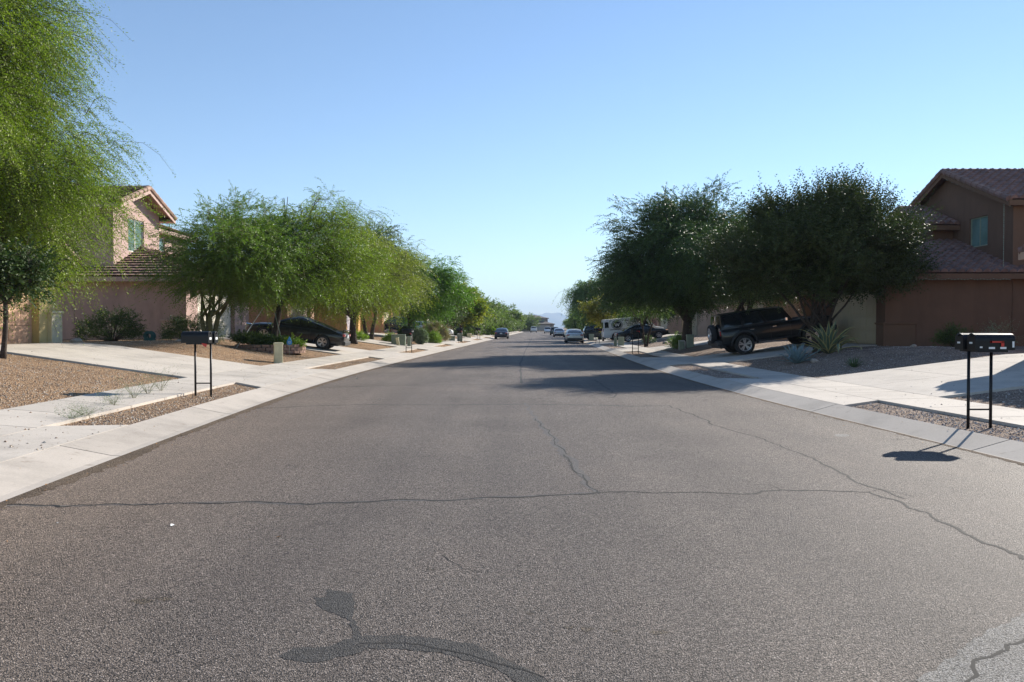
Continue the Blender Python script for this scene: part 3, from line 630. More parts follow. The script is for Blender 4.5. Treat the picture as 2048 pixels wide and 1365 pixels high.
# ------------------------------------------------------------------ vegetation
def np_quads(name, V, clump, material, parent, tri=False):
    n = len(V) // 4; me = bpy.data.meshes.new(name); me.vertices.add(n * 4); me.vertices.foreach_set('co', V.astype(np.float32).ravel())
    me.loops.add(n * 4); me.loops.foreach_set('vertex_index', np.arange(n * 4, dtype=np.int32)); me.polygons.add(n)
    me.polygons.foreach_set('loop_start', np.arange(0, n * 4, 4, dtype=np.int32)); me.update(calc_edges=True)
    a = me.attributes.new('clump', 'FLOAT', 'FACE'); a.data.foreach_set('value', np.repeat(clump, n // len(clump)).astype(np.float32) if len(clump) != n else clump.astype(np.float32))
    me.materials.append(material); o = bpy.data.objects.new(name, me); COL.objects.link(o)
    if parent: o.parent = parent
    return o
def nrm(a): return a / (np.linalg.norm(a, axis=-1, keepdims=True) + 1e-9)
def twigs(rs, cl, out, T, K, tl, droop, ll, lw, spread=.5, outw=.8, cs=.25, ang=.9):
    """cl (n,3) clump centres, out (n,3) outward; T twigs each with K leaflets -> quads (n*T*K*4,3)"""
    n = len(cl); P = np.repeat(cl, T, 0) + rs.randn(n * T, 3) * cs; D = nrm(np.repeat(out, T, 0) * outw + rs.randn(n * T, 3) * spread + np.array([0, 0, -droop * .35]))
    L = tl * (.55 + .8 * rs.rand(n * T, 1)); t = (np.arange(K) + .5) / K
    Q = P[:, None, :] + D[:, None, :] * (L[:, None, :] * t[None, :, None]); Q[..., 2] -= droop * (L * t[None, :]**2) * .75
    Tg = D[:, None, :] + np.array([0, 0, -1.5 * droop]) * t[None, :, None]; Tg = nrm(Tg)
    sgn = np.where(np.arange(K) % 2 == 0, 1., -1.)[None, :, None]; side = nrm(np.cross(Tg, rs.randn(n * T, 1, 3) * .6 + np.array([0, 0, 1])))
    ld = nrm(Tg * .8 + side * sgn * ang + rs.randn(n * T, K, 3) * .3); sv = nrm(np.cross(ld, rs.randn(n * T, K, 3)))
    l_ = ll * (.7 + .6 * rs.rand(n * T, K, 1)); w_ = lw * (.7 + .6 * rs.rand(n * T, K, 1))
    a = Q; b = Q + ld * l_ * .45 + sv * w_ * .5; c = Q + ld * l_; d = Q + ld * l_ * .45 - sv * w_ * .5
    return np.stack([a, b, c, d], 2).reshape(-1, 3), P, D, L
def bez(a, c, b, n):
    return [a * (1 - t)**2 + c * 2 * t * (1 - t) + b * t * t for t in [i / n for i in range(n + 1)]]
LEAF = {'mesqy': m_leaf('leaf_mesquite_yellow', (.12, .15, .02), (.33, .33, .06), .4), 'mesqg': m_leaf('leaf_mesquite_green', (.05, .12, .012), (.17, .28, .03), .4), 'mesq': m_leaf('leaf_mesquite', (.08, .13, .012), (.28, .33, .04), .4), 'mesqd': m_leaf('leaf_mesquite_deep', (.025, .055, .015), (.10, .15, .035), .18),
        'verde': m_leaf('leaf_palo_verde', (.07, .13, .02), (.2, .27, .045), .36), 'oak': m_leaf('leaf_oak', (.03, .046, .016), (.09, .105, .035), .14, .58, .22),
        'citrus': m_leaf('leaf_citrus', (.022, .045, .012), (.07, .11, .025), .15, .6, .25), 'ash': m_leaf('leaf_ash', (.09, .14, .02), (.38, .34, .04), .4),
        'gold': m_leaf('leaf_gold', (.16, .15, .02), (.36, .28, .05), .4), 'pepper': m_leaf('leaf_pepper', (.09, .14, .05), (.2, .26, .11), .4), 'far': m_leaf('leaf_far', (.075, .11, .03), (.18, .22, .07), .4),
        'brush': m_leaf('leaf_brush', (.16, .12, .07), (.34, .27, .17), .3), 'grey': m_leaf('leaf_grey_green', (.12, .16, .08), (.3, .35, .24), .2), 'shrub': m_leaf('leaf_shrub', (.035, .06, .015), (.1, .14, .03), .25),
        'lime': m_leaf('leaf_lime', (.12, .2, .02), (.28, .36, .05), .35)}
STY = {'feather': dict(T=13, K=20, tl=.75, droop=.55, ll=.085, lw=.026, spread=.32, outw=.8, cs=.24),
       'broad': dict(T=16, K=12, tl=.42, droop=.1, ll=.075, lw=.042, spread=.7, outw=.7, cs=.22, ang=1.1),
       'weep': dict(T=10, K=22, tl=1.3, droop=1.3, ll=.13, lw=.035, spread=.4, outw=.4, cs=.25),
       'fine': dict(T=12, K=14, tl=.5, droop=.3, ll=.09, lw=.03, spread=.6, outw=.7, cs=.25)}
def tree(name, label, x, y, lobes, leaf, style='feather', clumps=120, tr=.16, fork=1.3, stems=1, lean=(0, 0), seed=0, group=None, zmin=1.6, nl=7, bark='bark', ov=None, surf=.45, z0=None, cat='tree', plume=.8):
    rs = np.random.RandomState(seed); rr = random.Random(seed); zg = gz(x, y) if z0 is None else z0
    t = thing(name, label, cat, (x, y, zg - .03), 0, group); tk = MB(); lobes = [np.array(l, float) for l in lobes]; vol = np.array([l[3] * l[4] * l[5] for l in lobes]); vol /= vol.sum()
    samples = []; n_st = max(1, stems); forks = []
    if n_st > 1: tk.tube([(0, 0, -.15), (0, 0, .05), (0, 0, .16)], [tr * 1.25, tr * 1.1, tr * .5], 9)
    for s in range(n_st):
        th = 2 * math.pi * s / n_st + rr.uniform(-.3, .3); b = Vector((math.cos(th), math.sin(th), 0)) * (.5 * tr if n_st > 1 else 0); sp = (.28 if n_st > 1 else 0) * fork
        f = Vector((lean[0] + math.cos(th) * sp, lean[1] + math.sin(th) * sp, fork)); r0 = tr if n_st == 1 else tr * .55
        pts = bez(b, (b + f) / 2 + Vector((rr.uniform(-.12, .12), rr.uniform(-.12, .12), 0)) * fork * .5 + Vector((0, 0, .1)), f, 6)
        tk.tube(pts, [r0 * (1.25 if i == 0 else 1 - .045 * i) for i in range(7)], 9); forks.append((f, r0 * .75))
    for i in range(nl):
        l = lobes[i % len(lobes)]; d = nrm(rs.randn(3)); d[2] = abs(d[2]) * .8 + .1; d = nrm(d)
        tgt = Vector(l[:3] + d * l[3:] * rr.uniform(.45, .75)); f, r0 = forks[i % len(forks)]
        ctl = f.lerp(tgt, .5) + Vector((rr.uniform(-.3, .3), rr.uniform(-.3, .3), rr.uniform(-.1, .5) * (tgt - f).length * .3))
        pts = bez(f - Vector((0, 0, .05)), ctl, tgt, 8); pts = [p + Vector((rr.uniform(-.04, .04), rr.uniform(-.04, .04), rr.uniform(-.03, .03))) * (1 if 0 < j < 8 else 0) for j, p in enumerate(pts)]
        r1 = r0 * rr.uniform(.6, .8); tk.tube(pts, [r1 * (1 - .1 * j) for j in range(9)], 6); samples += [(pts[j], r1 * (1 - .1 * j)) for j in range(3, 9)]
    # clumps gathered in plumes, so the crown has lit heads and dark hollows
    npl = max(6, int(clumps / 11)); pl = []; cl = []; out = []; bumps = nrm(rs.randn(9, 3))
    while len(pl) < npl:
        k = rs.choice(len(lobes), p=vol); l = lobes[k]; d = nrm(rs.randn(3)); rad = 1 - .55 * rs.rand()**1.7; rad *= .9 + .2 * np.max(bumps @ d) * rs.rand()
        pl.append((l[:3] + d * l[3:] * rad, l, d))
    while len(cl) < clumps:
        if rs.rand() < .33:
            l = lobes[rs.choice(len(lobes), p=vol)]; d = nrm(rs.randn(3)); p = l[:3] + d * l[3:] * (1 - surf * rs.rand()) * .85; o_ = d
        else:
            c0, l, d = pl[rs.randint(npl)]; q = rs.randn(3) * np.array([.62, .62, .42]) * plume; p = c0 + q; o_ = d * .8 + q * .9 + nrm(np.array([c0[0], c0[1], .3 * c0[2]])) * .3
        if p[2] < zmin + .5 * rs.rand(): continue
        cl.append(p); out.append(nrm(o_ * np.array([1, 1, .8]) + np.array([0, 0, .15])))
    cl = np.array(cl); out = np.array(out); SP = np.array([tuple(s[0]) for s in samples])
    for p in cl:
        k = int(np.argmin(((SP - p)**2).sum(1) + (SP[:, 2] > p[2] + .3) * 1.5)); a = Vector(SP[k]); b = Vector(p); c_ = a.lerp(b, .5) + Vector((0, 0, (b - a).length * .15))
        tk.tube(bez(a, c_, b, 4), [min(samples[k][1] * .5, .035) * (1 - .2 * j) for j in range(5)], 3, False)
    st = dict(STY[style]); st.update(ov or {}); V, P, D, L = twigs(rs, cl, out, **st)
    TK = st['T'] * st['K']; cc = np.repeat(rs.rand(clumps), TK)
    # thin twig wood for the outer sprays
    step = 3 if clumps < 200 else 4
    for i in range(0, len(P), step):
        a = Vector(P[i]); d = Vector(D[i]); l_ = float(L[i, 0]); dr = st['droop']
        tk.tube([Vector(cl[i // st['T']]), a, a + d * l_ * .5 - Vector((0, 0, dr * l_ * .19)), a + d * l_ - Vector((0, 0, dr * l_ * .75))], [.007, .006, .004, .002], 3, False)
    tk.build('trunk', M[bark], t, smooth=True, recalc=False); np_quads('crown', V, cc, LEAF[leaf], t); return t
# --- near left
tree('mesquite_tree', 'huge feathery bright green mesquite filling the upper left corner', -16.6, 19.0, [(0.2, 2.0, 5.9, 5.0, 4.3, 5.7), (3.0, 2.6, 3.3, 2.8, 2.3, 2.4), (3.6, 2.4, 2.7, 2.0, 1.7, 1.3), (.6, 2.0, 8.6, 3.5, 3.4, 3.4)], 'mesq', clumps=1850, tr=.24, fork=1.7, seed=11, zmin=2.1, nl=14, ov=dict(T=17, K=26, tl=1.0, droop=.85, ll=.075, lw=.022, spread=.32), surf=.6, plume=.75)
tree('citrus_tree', 'small dark glossy citrus tree with slim leaning trunk at the left edge', -11.98, 18.45, [(.25, .1, 2.1, .85, .8, .52), (-.5, 0, 2.1, .8, .8, .5)], 'citrus', 'broad', plume=.35, clumps=85, tr=.065, fork=1.35, lean=(.08, 0), seed=5, zmin=1.3, nl=6, ov=dict(tl=.36, ll=.085, lw=.045, T=12, K=10), surf=.7)
tree('palo_verde_tree', 'multi-stemmed green palo verde rising behind the left mailboxes', -11.9, 31.0, [(.95, 0, 3.5, 2.1, 2.1, 1.8), (2.0, .8, 3.7, 1.9, 2, 1.7), (-.1, 0, 2.9, 1.4, 1.5, 1.0)], 'verde', clumps=560, tr=.19, fork=1.2, stems=5, seed=7, zmin=1.9, nl=13, bark='barkg', ov=dict(ll=.08, lw=.028, droop=.45), surf=.6)
tree('mesquite_tree', 'tall staked mesquite with dark leaning trunk standing in the brick planter', -10.3, 33.6, [(1.3, .5, 4.7, 2.2, 2.1, 2.1), (2.3, .6, 6.3, 1.2, 1.0, .7), (.8, .3, 6.2, .9, .9, .6), (2.5, 1.5, 3.7, 1.9, 2, 1.6), (-.1, 1, 3.6, 1.8, 1.9, 1.4)], 'mesq', clumps=430, tr=.15, fork=1.9, lean=(.25, .3), seed=21, zmin=2.3, nl=10, ov=dict(ll=.08, lw=.026, tl=.85), surf=.6)
tree('mesquite_tree', 'bright drooping mesquite hanging over the rear of the black sedan', -9.6, 47.5, [(-.3, 0, 4.2, 3.9, 3.2, 2.6), (-2.0, -1, 3.5, 2.6, 2.4, 2.0), (1.5, 1, 4.3, 2.4, 2.4, 2.2)], 'mesqy', clumps=480, tr=.24, fork=1.6, seed=31, zmin=2.3, nl=10, ov=dict(ll=.1, lw=.036, tl=1.0, droop=.7, T=12, K=18), surf=.55)
tree('mesquite_tree', 'mesquite with thick dark forked trunk, its loose crown against the sky', -10.1, 55.5, [(0, 0, 6.1, 3.4, 3.2, 2.8), (1.4, 1, 4.6, 2.8, 2.6, 2.4)], 'mesqd', clumps=290, tr=.3, fork=1.7, stems=2, seed=41, zmin=2.2, nl=9, ov=dict(ll=.11, lw=.036, tl=1.0), surf=.55)
tree('mesquite_tree', 'rich green round mesquite above the clipped bushes on the left', -8.5, 65.5, [(.1, 0, 4.4, 3.7, 3.4, 2.9), (1.7, 0, 3.7, 2.6, 2.4, 2.2)], 'mesqg', clumps=420, tr=.26, fork=1.5, seed=51, zmin=1.8, nl=9, ov=dict(ll=.14, lw=.05, tl=.9, K=16), surf=.55)
tree('acacia_tree', 'dark small acacia just left of the yellow-green tree', -7.3, 83, [(0, 0, 2.6, 1.9, 1.9, 1.5)], 'shrub', 'broad', clumps=110, tr=.1, fork=.9, seed=61, zmin=.7, ov=dict(ll=.14, lw=.09, T=12, K=8))
tree('ash_tree', 'dense yellow-green ash tree tinged with gold beside the left sidewalk', -5.9, 90, [(0, 0, 3.9, 2.6, 2.4, 2.0), (.9, 0, 3.1, 2.0, 2, 1.5), (-.6, 0, 4.6, 1.5, 1.5, 1.4)], 'ash', 'broad', clumps=230, tr=.2, fork=1.3, seed=71, zmin=1.7, ov=dict(ll=.2, lw=.12, T=14, K=9))
# --- right
tree('oak_tree', 'dark glossy-leaved oak standing between the black off-roader and the agaves', 11.35, 29.1, [(-.1, 0, 3.6, 2.2, 2.2, 1.6), (1.6, .4, 3.4, 1.5, 1.6, 1.2), (-2.0, 0, 3.5, 1.5, 1.6, 1.1), (.1, 0, 4.7, 1.3, 1.3, 1.3), (1.9, 0, 4.8, .55, .6, 1.1), (-1.7, 0, 4.9, .6, .7, 1.0), (2.5, 0, 4.3, .6, .6, .7), (.6, .5, 5.0, .7, .7, .8), (-.7, -.4, 5.0, .5, .5, .9), (-2.9, 0, 4.2, .7, .7, .6), (1.0, -1.2, 4.0, 1.2, 1.1, 1.1), (2.7, 0, 3.2, .7, .7, .5)], 'oak', 'broad', clumps=1050, tr=.17, fork=1.0, stems=2, seed=81, zmin=2.15, nl=14, ov=dict(ll=.085, lw=.048, tl=.85, T=13, K=16, spread=.3, droop=-.18, outw=.9, cs=.16, ang=1.2), surf=.65, plume=.42)
tree('mesquite_tree', 'big dark mesquite with thick trunk behind the right utility boxes', 9.9, 44.2, [(-.4, 0, 5.3, 3.9, 3.6, 3.3), (-1.6, .3, 3.9, 3.2, 3, 2.0), (.9, 0, 6.2, 2.6, 2.6, 2.4)], 'mesqd', clumps=1300, tr=.33, fork=1.5, seed=91, zmin=2.3, nl=12, ov=dict(ll=.1, lw=.042, tl=.8, droop=.35), surf=.7)
tree('mesquite_tree', 'dark spreading mesquite with leaning trunk above the off-roader roof', 11.1, 38.4, [(.2, 0, 4.3, 2.7, 2.6, 1.7), (1.2, .6, 3.9, 2.0, 2.2, 1.6)], 'mesqd', clumps=950, tr=.22, fork=1.4, stems=2, seed=101, zmin=2.9, nl=9, ov=dict(ll=.1, lw=.04, tl=.8, droop=.35), surf=.7)
tree('palo_verde_tree', 'thin pale palo verde leaning beside the black sedan on the right', 9.3, 54.5, [(0, 0, 3.1, 1.9, 1.9, 1.2), (-1.1, 0, 3.4, 1.3, 1.3, .8), (.5, 0, 3.9, 1.6, 1.6, 1.2)], 'verde', 'fine', clumps=100, tr=.13, fork=1.5, stems=3, seed=111, zmin=2.0, nl=7)
tree('pepper_tree', 'pale weeping pepper tree hanging beside the sky on the right', 9.9, 88.5, [(-.4, 0, 5.0, 2.3, 2.3, 2.6), (.8, 0, 4.4, 2.2, 2.2, 2.4)], 'pepper', 'weep', clumps=180, tr=.2, fork=2, seed=121, zmin=1.9, ov=dict(ll=.2, lw=.07))
tree('acacia_tree', 'small golden-green tree in front of the weeping pepper tree', 9.0, 77.5, [(.1, 0, 3.0, 1.5, 1.5, 1.3)], 'gold', 'fine', clumps=90, tr=.1, fork=1.4, seed=131, zmin=1.5, ov=dict(ll=.14, lw=.06))
tree('mesquite_tree', 'deep green mesquite over the white van roof', 11.8, 70, [(0, 0, 4.4, 3.6, 3.2, 2.6)], 'mesqd', clumps=300, tr=.2, fork=1.6, seed=141, zmin=2.3, ov=dict(ll=.15, lw=.055, K=14))
tree('acacia_tree', 'dark upright tree just left of the golden-green tree on the right', 10.9, 104, [(0, 0, 3.2, 2.0, 2, 3.0)], 'shrub', 'broad', clumps=150, tr=.16, fork=1.0, seed=151, zmin=.6, ov=dict(ll=.2, lw=.12, T=12, K=8))
# --- far rows: one tree of each side copied with its own label
far1 = tree('mesquite_tree', 'soft grey-green mesquite first in the far left row', C(108) - 9.6, 106, [(0, 0, 3.4, 3.6, 3.4, 2.0), (.8, 0, 2.6, 3.0, 3, 1.8)], 'far', clumps=170, tr=.2, fork=1.2, seed=161, zmin=1.0, ov=dict(ll=.26, lw=.1, K=11, T=11, droop=.3), group='mesquites of the far left row')
far2 = tree('mesquite_tree', 'bushy mesquite second in the far left row', C(118) - 9.0, 117, [(0, 0, 3.2, 3.3, 3.6, 2.2), (-1, 0, 2.4, 2.6, 3, 1.7)], 'far', clumps=170, tr=.2, fork=1.2, seed=171, zmin=.9, ov=dict(ll=.26, lw=.1, K=11, T=11, droop=.3), group='mesquites of the far left row')
ORD = ['third', 'fourth', 'fifth', 'sixth', 'seventh', 'eighth', 'ninth', 'tenth', 'eleventh', 'twelfth', 'thirteenth']
for i, (yy, s_, sc) in enumerate([(128, 8.7, 1.0), (139, 8.9, 1.02), (150, 8.5, 1.0), (161, 8.2, 1.05), (173, 8.3, .98), (185, 8.0, 1.04), (198, 8.2, .95), (211, 7.8, .95), (225, 8.0, .9), (240, 7.8, .85), (253, 8.2, .8)]):
    dup(far1 if i % 2 else far2, (C(yy) - s_, yy, .3), 1.3 * i, ORD[i] + ' tree counted away from the camera in the far left row', 'mesquites of the far left row', sc)
for i, (yy, s_, sc) in enumerate([(116, 10.2, 1.1), (128, 10.5, 1.0), (141, 9.8, .95), (156, 9.8, .9), (172, 9.9, .85), (190, 9.8, .8), (210, 9.6, .75), (232, 9.7, .7)]):
    dup(far2 if i % 2 else far1, (C(yy) + s_, yy, .2), 2.1 * i + 1, (['first'] + ['second'] + ORD)[i] + ' tree counted away from the camera in the far right row', 'mesquites of the far right row', sc)
for i, (xx, yy, sc, lb) in enumerate([(6.3, 275.5, 1.0, 'dark round tree in front of the street-end house'), (26, 300, .75, 'small tree in the gap between the two street-end houses'), (33, 274, 1.1, 'tree before the far right street-end house'), (-4, 276, 1.05, 'tree left of the street-end house'), (48, 276, 1.2, 'tree furthest right at the street end')]):
    dup(far1 if i % 2 else far2, (xx, yy, .2), i, lb, 'trees at the street end', sc)
# --- shrubs
def shrub(name, label, x, y, rx, ry, rz_, leaf, clumps=60, seed=0, ov=None, tight=False, group=None, z0=None, cat='shrub'):
    rs = np.random.RandomState(seed); zg = gz(x, y) if z0 is None else z0; t = thing(name, label, cat, (x, y, zg), 0, group)
    d = nrm(rs.randn(clumps, 3)); d[:, 2] = np.abs(d[:, 2]) if not tight else d[:, 2]
    rad = (1 - .5 * rs.rand(clumps, 1)**1.5) if not tight else (1 - .12 * rs.rand(clumps, 1))
    cl = d * rad * np.array([rx, ry, rz_]); cl[:, 2] += (.12 if not tight else rz_)
    st = dict(T=14, K=9, tl=.22, droop=.05, ll=.05, lw=.025, spread=.7, outw=.8, cs=.08); st.update(ov or {})
    V, P, D, L = twigs(rs, cl, d, **st); cc = np.repeat(rs.rand(clumps), st['T'] * st['K']); s = MB()
    for p in cl[::2]: s.tube(bez(Vector((p[0] * .1, p[1] * .1, -.05)), Vector((p[0] * .4, p[1] * .4, p[2] * .7)), Vector(p), 4), [.014, .012, .009, .006, .004], 3, False)
    s.build('stems', M['bark'], t, recalc=False); np_quads('foliage', V, cc, LEAF[leaf], t); return t
shrub('shrub', 'wide dark shrub against the pink side wall', -15.9, 31.2, 1.35, 1.0, 1.15, 'shrub', 130, 1)
shrub('shrub', 'low dark shrub in front of the pink garage corner', -13.7, 33.4, 1.1, .9, .85, 'shrub', 100, 2)
shrub('shrub', 'small grey-flowered shrub beside the palo verde trunk', -12.7, 33.0, .55, .5, .95, 'grey', 45, 3, dict(ll=.045, T=9))
for i, (x, y, r_, hh, lf, lb) in enumerate([(-10.9, 32.4, .6, .12, 'shrub', 'dark leafy plant at the left rim of the brick planter'), (-10.1, 32.6, .6, .12, 'mesqd', 'green leafy plant in the middle of the brick planter'), (-9.35, 32.8, .55, .12, 'lime', 'light green plant at the right rim of the brick planter')]):
    shrub('shrub', lb, x, y, r_, .6, hh, lf, 70, 10 + i, dict(ll=.06, lw=.03, tl=.17), group='plants in the brick planter', z0=gz(x, y) + .25)
shrub('clipped_bush', 'clipped flat-topped green bush, leftmost of the trimmed pair', C(61) - 9.35, 61, .75, .7, .45, 'shrub', 170, 21, dict(tl=.1, cs=.04, ll=.07, lw=.04), True, z0=.62)
shrub('clipped_bush', 'clipped round grey-green bush behind the second left mailbox', C(58.5) - 8.0, 58.5, .55, .55, .52, 'grey', 150, 22, dict(tl=.1, cs=.04, ll=.06, lw=.035), True, z0=.35)
shrub('shrub', 'small yellow-green bush beside the big brown bush', C(64) - 7.7, 64, .45, .45, .75, 'lime', 60, 23, dict(ll=.08))
shrub('shrub', 'large dry brown bush on the left yard, hiding the white car', C(72) - 8.85, 72, 1.15, 1.1, 1.25, 'brush', 190, 24, dict(tl=.5, ll=.1, lw=.03, T=14, K=12, outw=1.0, spread=.35))
shrub('shrub', 'bright green groundcover tuft on the left wedge of gravel', -10.4, 52.0, .7, .5, .3, 'lime', 40, 25, dict(ll=.08, lw=.04))
shrub('shrub', 'small green tuft beside the transformer box', -8.6, 56.0, .45, .4, .35, 'lime', 30, 26, dict(ll=.08, lw=.04))
shrub('shrub', 'low dark bush by the far left mailbox', C(98) - 9.2, 98, .9, .9, .8, 'shrub', 50, 27, dict(ll=.12, lw=.06))
shrub('shrub', 'tall sparse bush behind the parked dark blue sedan', C(104) - 9.5, 104, 1, 1, 1.8, 'far', 60, 28, dict(ll=.16, lw=.06, tl=.5))
shrub('shrub', 'round green bush beyond the parked dark blue sedan', C(128) - 7.4, 128, 1, 1, 1.1, 'lime', 50, 29, dict(ll=.18, lw=.09))
shrub('shrub', 'low round bush further past the dark blue sedan', C(136) - 6.6, 136, .9, .9, .7, 'far', 50, 30, dict(ll=.18, lw=.09))
shrub('shrub', 'spiky light green plant beside the right utility boxes', 9.95, 46.4, .3, .3, .4, 'verde', 30, 31, dict(tl=.5, ll=.12, lw=.03))
shrub('shrub', 'low dark plant at the foot of the brown wall', 15.6, 27.6, .6, .5, .5, 'shrub', 50, 32)
shrub('shrub', 'pale wispy bush in front of the brown wall, above the right mailboxes', 16.9, 27.2, .55, .5, .75, 'grey', 26, 33, dict(T=7, K=8, tl=.4, ll=.06, lw=.012))
shrub('shrub', 'dark shrub in front of the white van', C(66) + 9.0, 59.6, .4, .4, .35, 'shrub', 24, 34)
# agaves
def agave(label, x, y, n, ln, wd, cA, cB, seed, bend=.5, upr=.5):
    t = thing('agave', label, 'agave', (x, y, gz(x, y))); rr = random.Random(seed); m = MB()
    a = mat('agave_flesh', cA, .5, var=.15, scale=8); b = mat('agave_margin', cB, .5, var=.12, scale=8)
    for i in range(n):
        k = (i + .5) / n; th = i * 2.39996 + rr.uniform(-.15, .15); el = R(82) * (1 - k)**upr + R(8) * rr.random(); L = ln * rr.uniform(.8, 1.1) * (.75 + .3 * k); W_ = wd * rr.uniform(.85, 1.1)
        d = Vector((math.cos(th), math.sin(th), 0)); s = Vector((-d.y, d.x, 0)); p = d * .06; e = el; rows = []; ns = 10; tw = rr.uniform(-.25, .25); be = bend * rr.uniform(.4, 1.7) * (.4 + k)
        kink = rr.random() < .25 and k > .3
        for j in range(ns + 1):
            q = j / ns; w_ = W_ * (.75 + 1.3 * q * (1 - q) * 1.2) * (1 - q**3) * .5 + .002; tdir = d * math.cos(e) + Vector((0, 0, math.sin(e))); up = (-d * math.sin(e) + Vector((0, 0, math.cos(e)))); sd_ = (s * math.cos(tw * q) + up * math.sin(tw * q))
            rows.append([p - sd_ * w_ + up * w_ * .35, p - sd_ * w_ * .68 + up * w_ * .1, p - up * w_ * .12, p + sd_ * w_ * .68 + up * w_ * .1, p + sd_ * w_ + up * w_ * .35])
            p = p + tdir * L / ns; e -= be * 1.6 / ns * (q * 1.6); 
            if kink and j == 6: e -= 1.3
            if p.z < .03: p.z = .03; e = max(e, 0)
        for c in range(4):
            m.mi = 1 if c in (0, 3) else 0; m.grid([[r_[c], r_[c + 1]] for r_ in rows])
    m.build('leaves', [a, b], t, smooth=True, recalc=False); return t
agave('large variegated agave with yellow-edged curling leaves in front of the oak', 11.0, 27.3, 42, 1.45, .15, (.10, .15, .10), (.42, .38, .16), 3, .9, .55)
agave('compact blue-grey agave left of the variegated agave', 9.4, 25.9, 46, .82, .085, (.17, .25, .27), (.2, .28, .3), 5, .15, .75)
agave('small dark green agave at the edge of the pinkish gravel', 9.9, 22.7, 34, .42, .03, (.06, .10, .035), (.09, .13, .05), 7, .2, .8)
# wispy weeds by the near left verge
def weed(label, x, y, hgt, seed, spread=.35, z0=None):
    t = thing('weed', label, 'weed', (x, y, gz(x, y) if z0 is None else z0)); rr = random.Random(seed); m = MB(); rs = np.random.RandomState(seed); cl = []; ou = []
    for i in range(9):
        th = rr.uniform(0, 6.28); L = hgt * rr.uniform(.6, 1.1); d = Vector((math.cos(th) * spread, math.sin(th) * spread, 1)).normalized(); pts = [d * L * q + Vector((math.cos(th), math.sin(th), 0)) * q * q * .18 for q in (0, .3, .6, 1)]
        m.tube(pts, [.0035, .003, .0022, .0012], 3, False)
        for q in (1, 2, 3):
            cl.append(tuple(pts[q])); ou.append(tuple(d))
    m.build('stems', M['barkg'], t, recalc=False); V, _, _, _ = twigs(rs, np.array(cl), np.array(ou), 5, 6, .16, .1, .018, .006, .8, .5, .01); np_quads('foliage', V, rs.rand(len(cl)), LEAF['grey'], t)
for i, (a, b, hh) in enumerate([(228, 812, .30), (268, 800, .42), (296, 792, .5), (322, 786, .52), (143, 838, .18), (170, 832, .2)]):
    p = px(a, b, .2); weed(['wispy grey-green weed at the left verge edge, shorter middle one', 'wispy weed on the left verge edge, just right of the shortest', 'tall wispy weed on the left verge near the mailbox', 'tallest wispy weed nearest the left mailbox', 'tiny weed furthest from the left mailbox', 'tiny weed second furthest from the left mailbox'][i], p.x, p.y, hh, i)
# ------------------------------------------------------------------ vehicles
SEDAN = dict(L=4.75, hw=.9, H=1.43, wr=.325, wb=2.75, st=[(-.500, .45, .66, .74, .80), (-.490, .30, .84, .93, .91), (-.44, .22, .90, .99, .965), (-.33, .18, .92, 1.0, .99), (-.1, .17, .92, .97, 1), (.12, .17, .90, .96, 1), (.25, .18, .87, .93, .99), (.40, .20, .78, .83, .96), (.472, .24, .66, .72, .89), (.50, .36, .56, .60, .74)],
             cab=(-.385, .235, -.165, .045), zb=.89, cw=(.93, .68), win=[(.13, .47), (.51, .90)], tl=(.78, .80, .17), box=False)
COUPE = dict(SEDAN, L=4.85, H=1.42, wr=.335, wb=2.8, cab=(-.42, .225, -.12, .02), win=[(.26, .55), (.58, .90)], cw=(.93, .66))
SUVB = dict(L=4.72, hw=.97, H=1.84, wr=.42, wb=2.84, st=[(-.5, .52, 1.12, 1.16, .97), (-.49, .48, 1.16, 1.18, 1), (-.1, .46, 1.18, 1.2, 1), (.14, .46, 1.18, 1.21, 1), (.3, .46, 1.17, 1.23, 1), (.48, .5, 1.15, 1.2, .98), (.5, .56, 1.1, 1.15, .95)],
            cab=(-.49, .155, -.478, .075), zb=1.15, cw=(.94, .80), win=[(.04, .29), (.33, .60), (.64, .93)], tl=(.9, 1.15, .42), box=True)
VAN = dict(L=5.7, hw=1.0, H=2.10, wr=.37, wb=3.45, st=[(-.5, .38, 1.1, 1.14, .97), (-.49, .3, 1.14, 1.16, 1), (.1, .3, 1.14, 1.16, 1), (.32, .3, 1.1, 1.15, 1), (.46, .34, .95, 1.0, .97), (.5, .42, .85, .9, .92)],
           cab=(-.495, .36, -.485, .21), zb=1.1, cw=(.99, .86), win=[(.78, .93)], tl=(.93, 1.15, .5), box=True)
PICK = dict(SUVB, L=5.4, H=1.75, wr=.38, wb=3.5, hw=.93, cab=(-.06, .26, -.03, .17), win=[(.1, .48), (.53, .9)], cw=(.92, .76))
HATCH = dict(SUVB, L=4.4, H=1.62, wr=.34, wb=2.6, hw=.88, zb=1.0, st=[(-.5, .4, .9, .95, .94), (-.485, .3, .98, 1.02, 1), (-.1, .26, 1.0, 1.03, 1), (.16, .26, .98, 1.03, 1), (.32, .26, .92, .98, 1), (.47, .3, .78, .82, .94), (.5, .4, .66, .7, .86)], cab=(-.47, .24, -.4, .04), cw=(.94, .74))
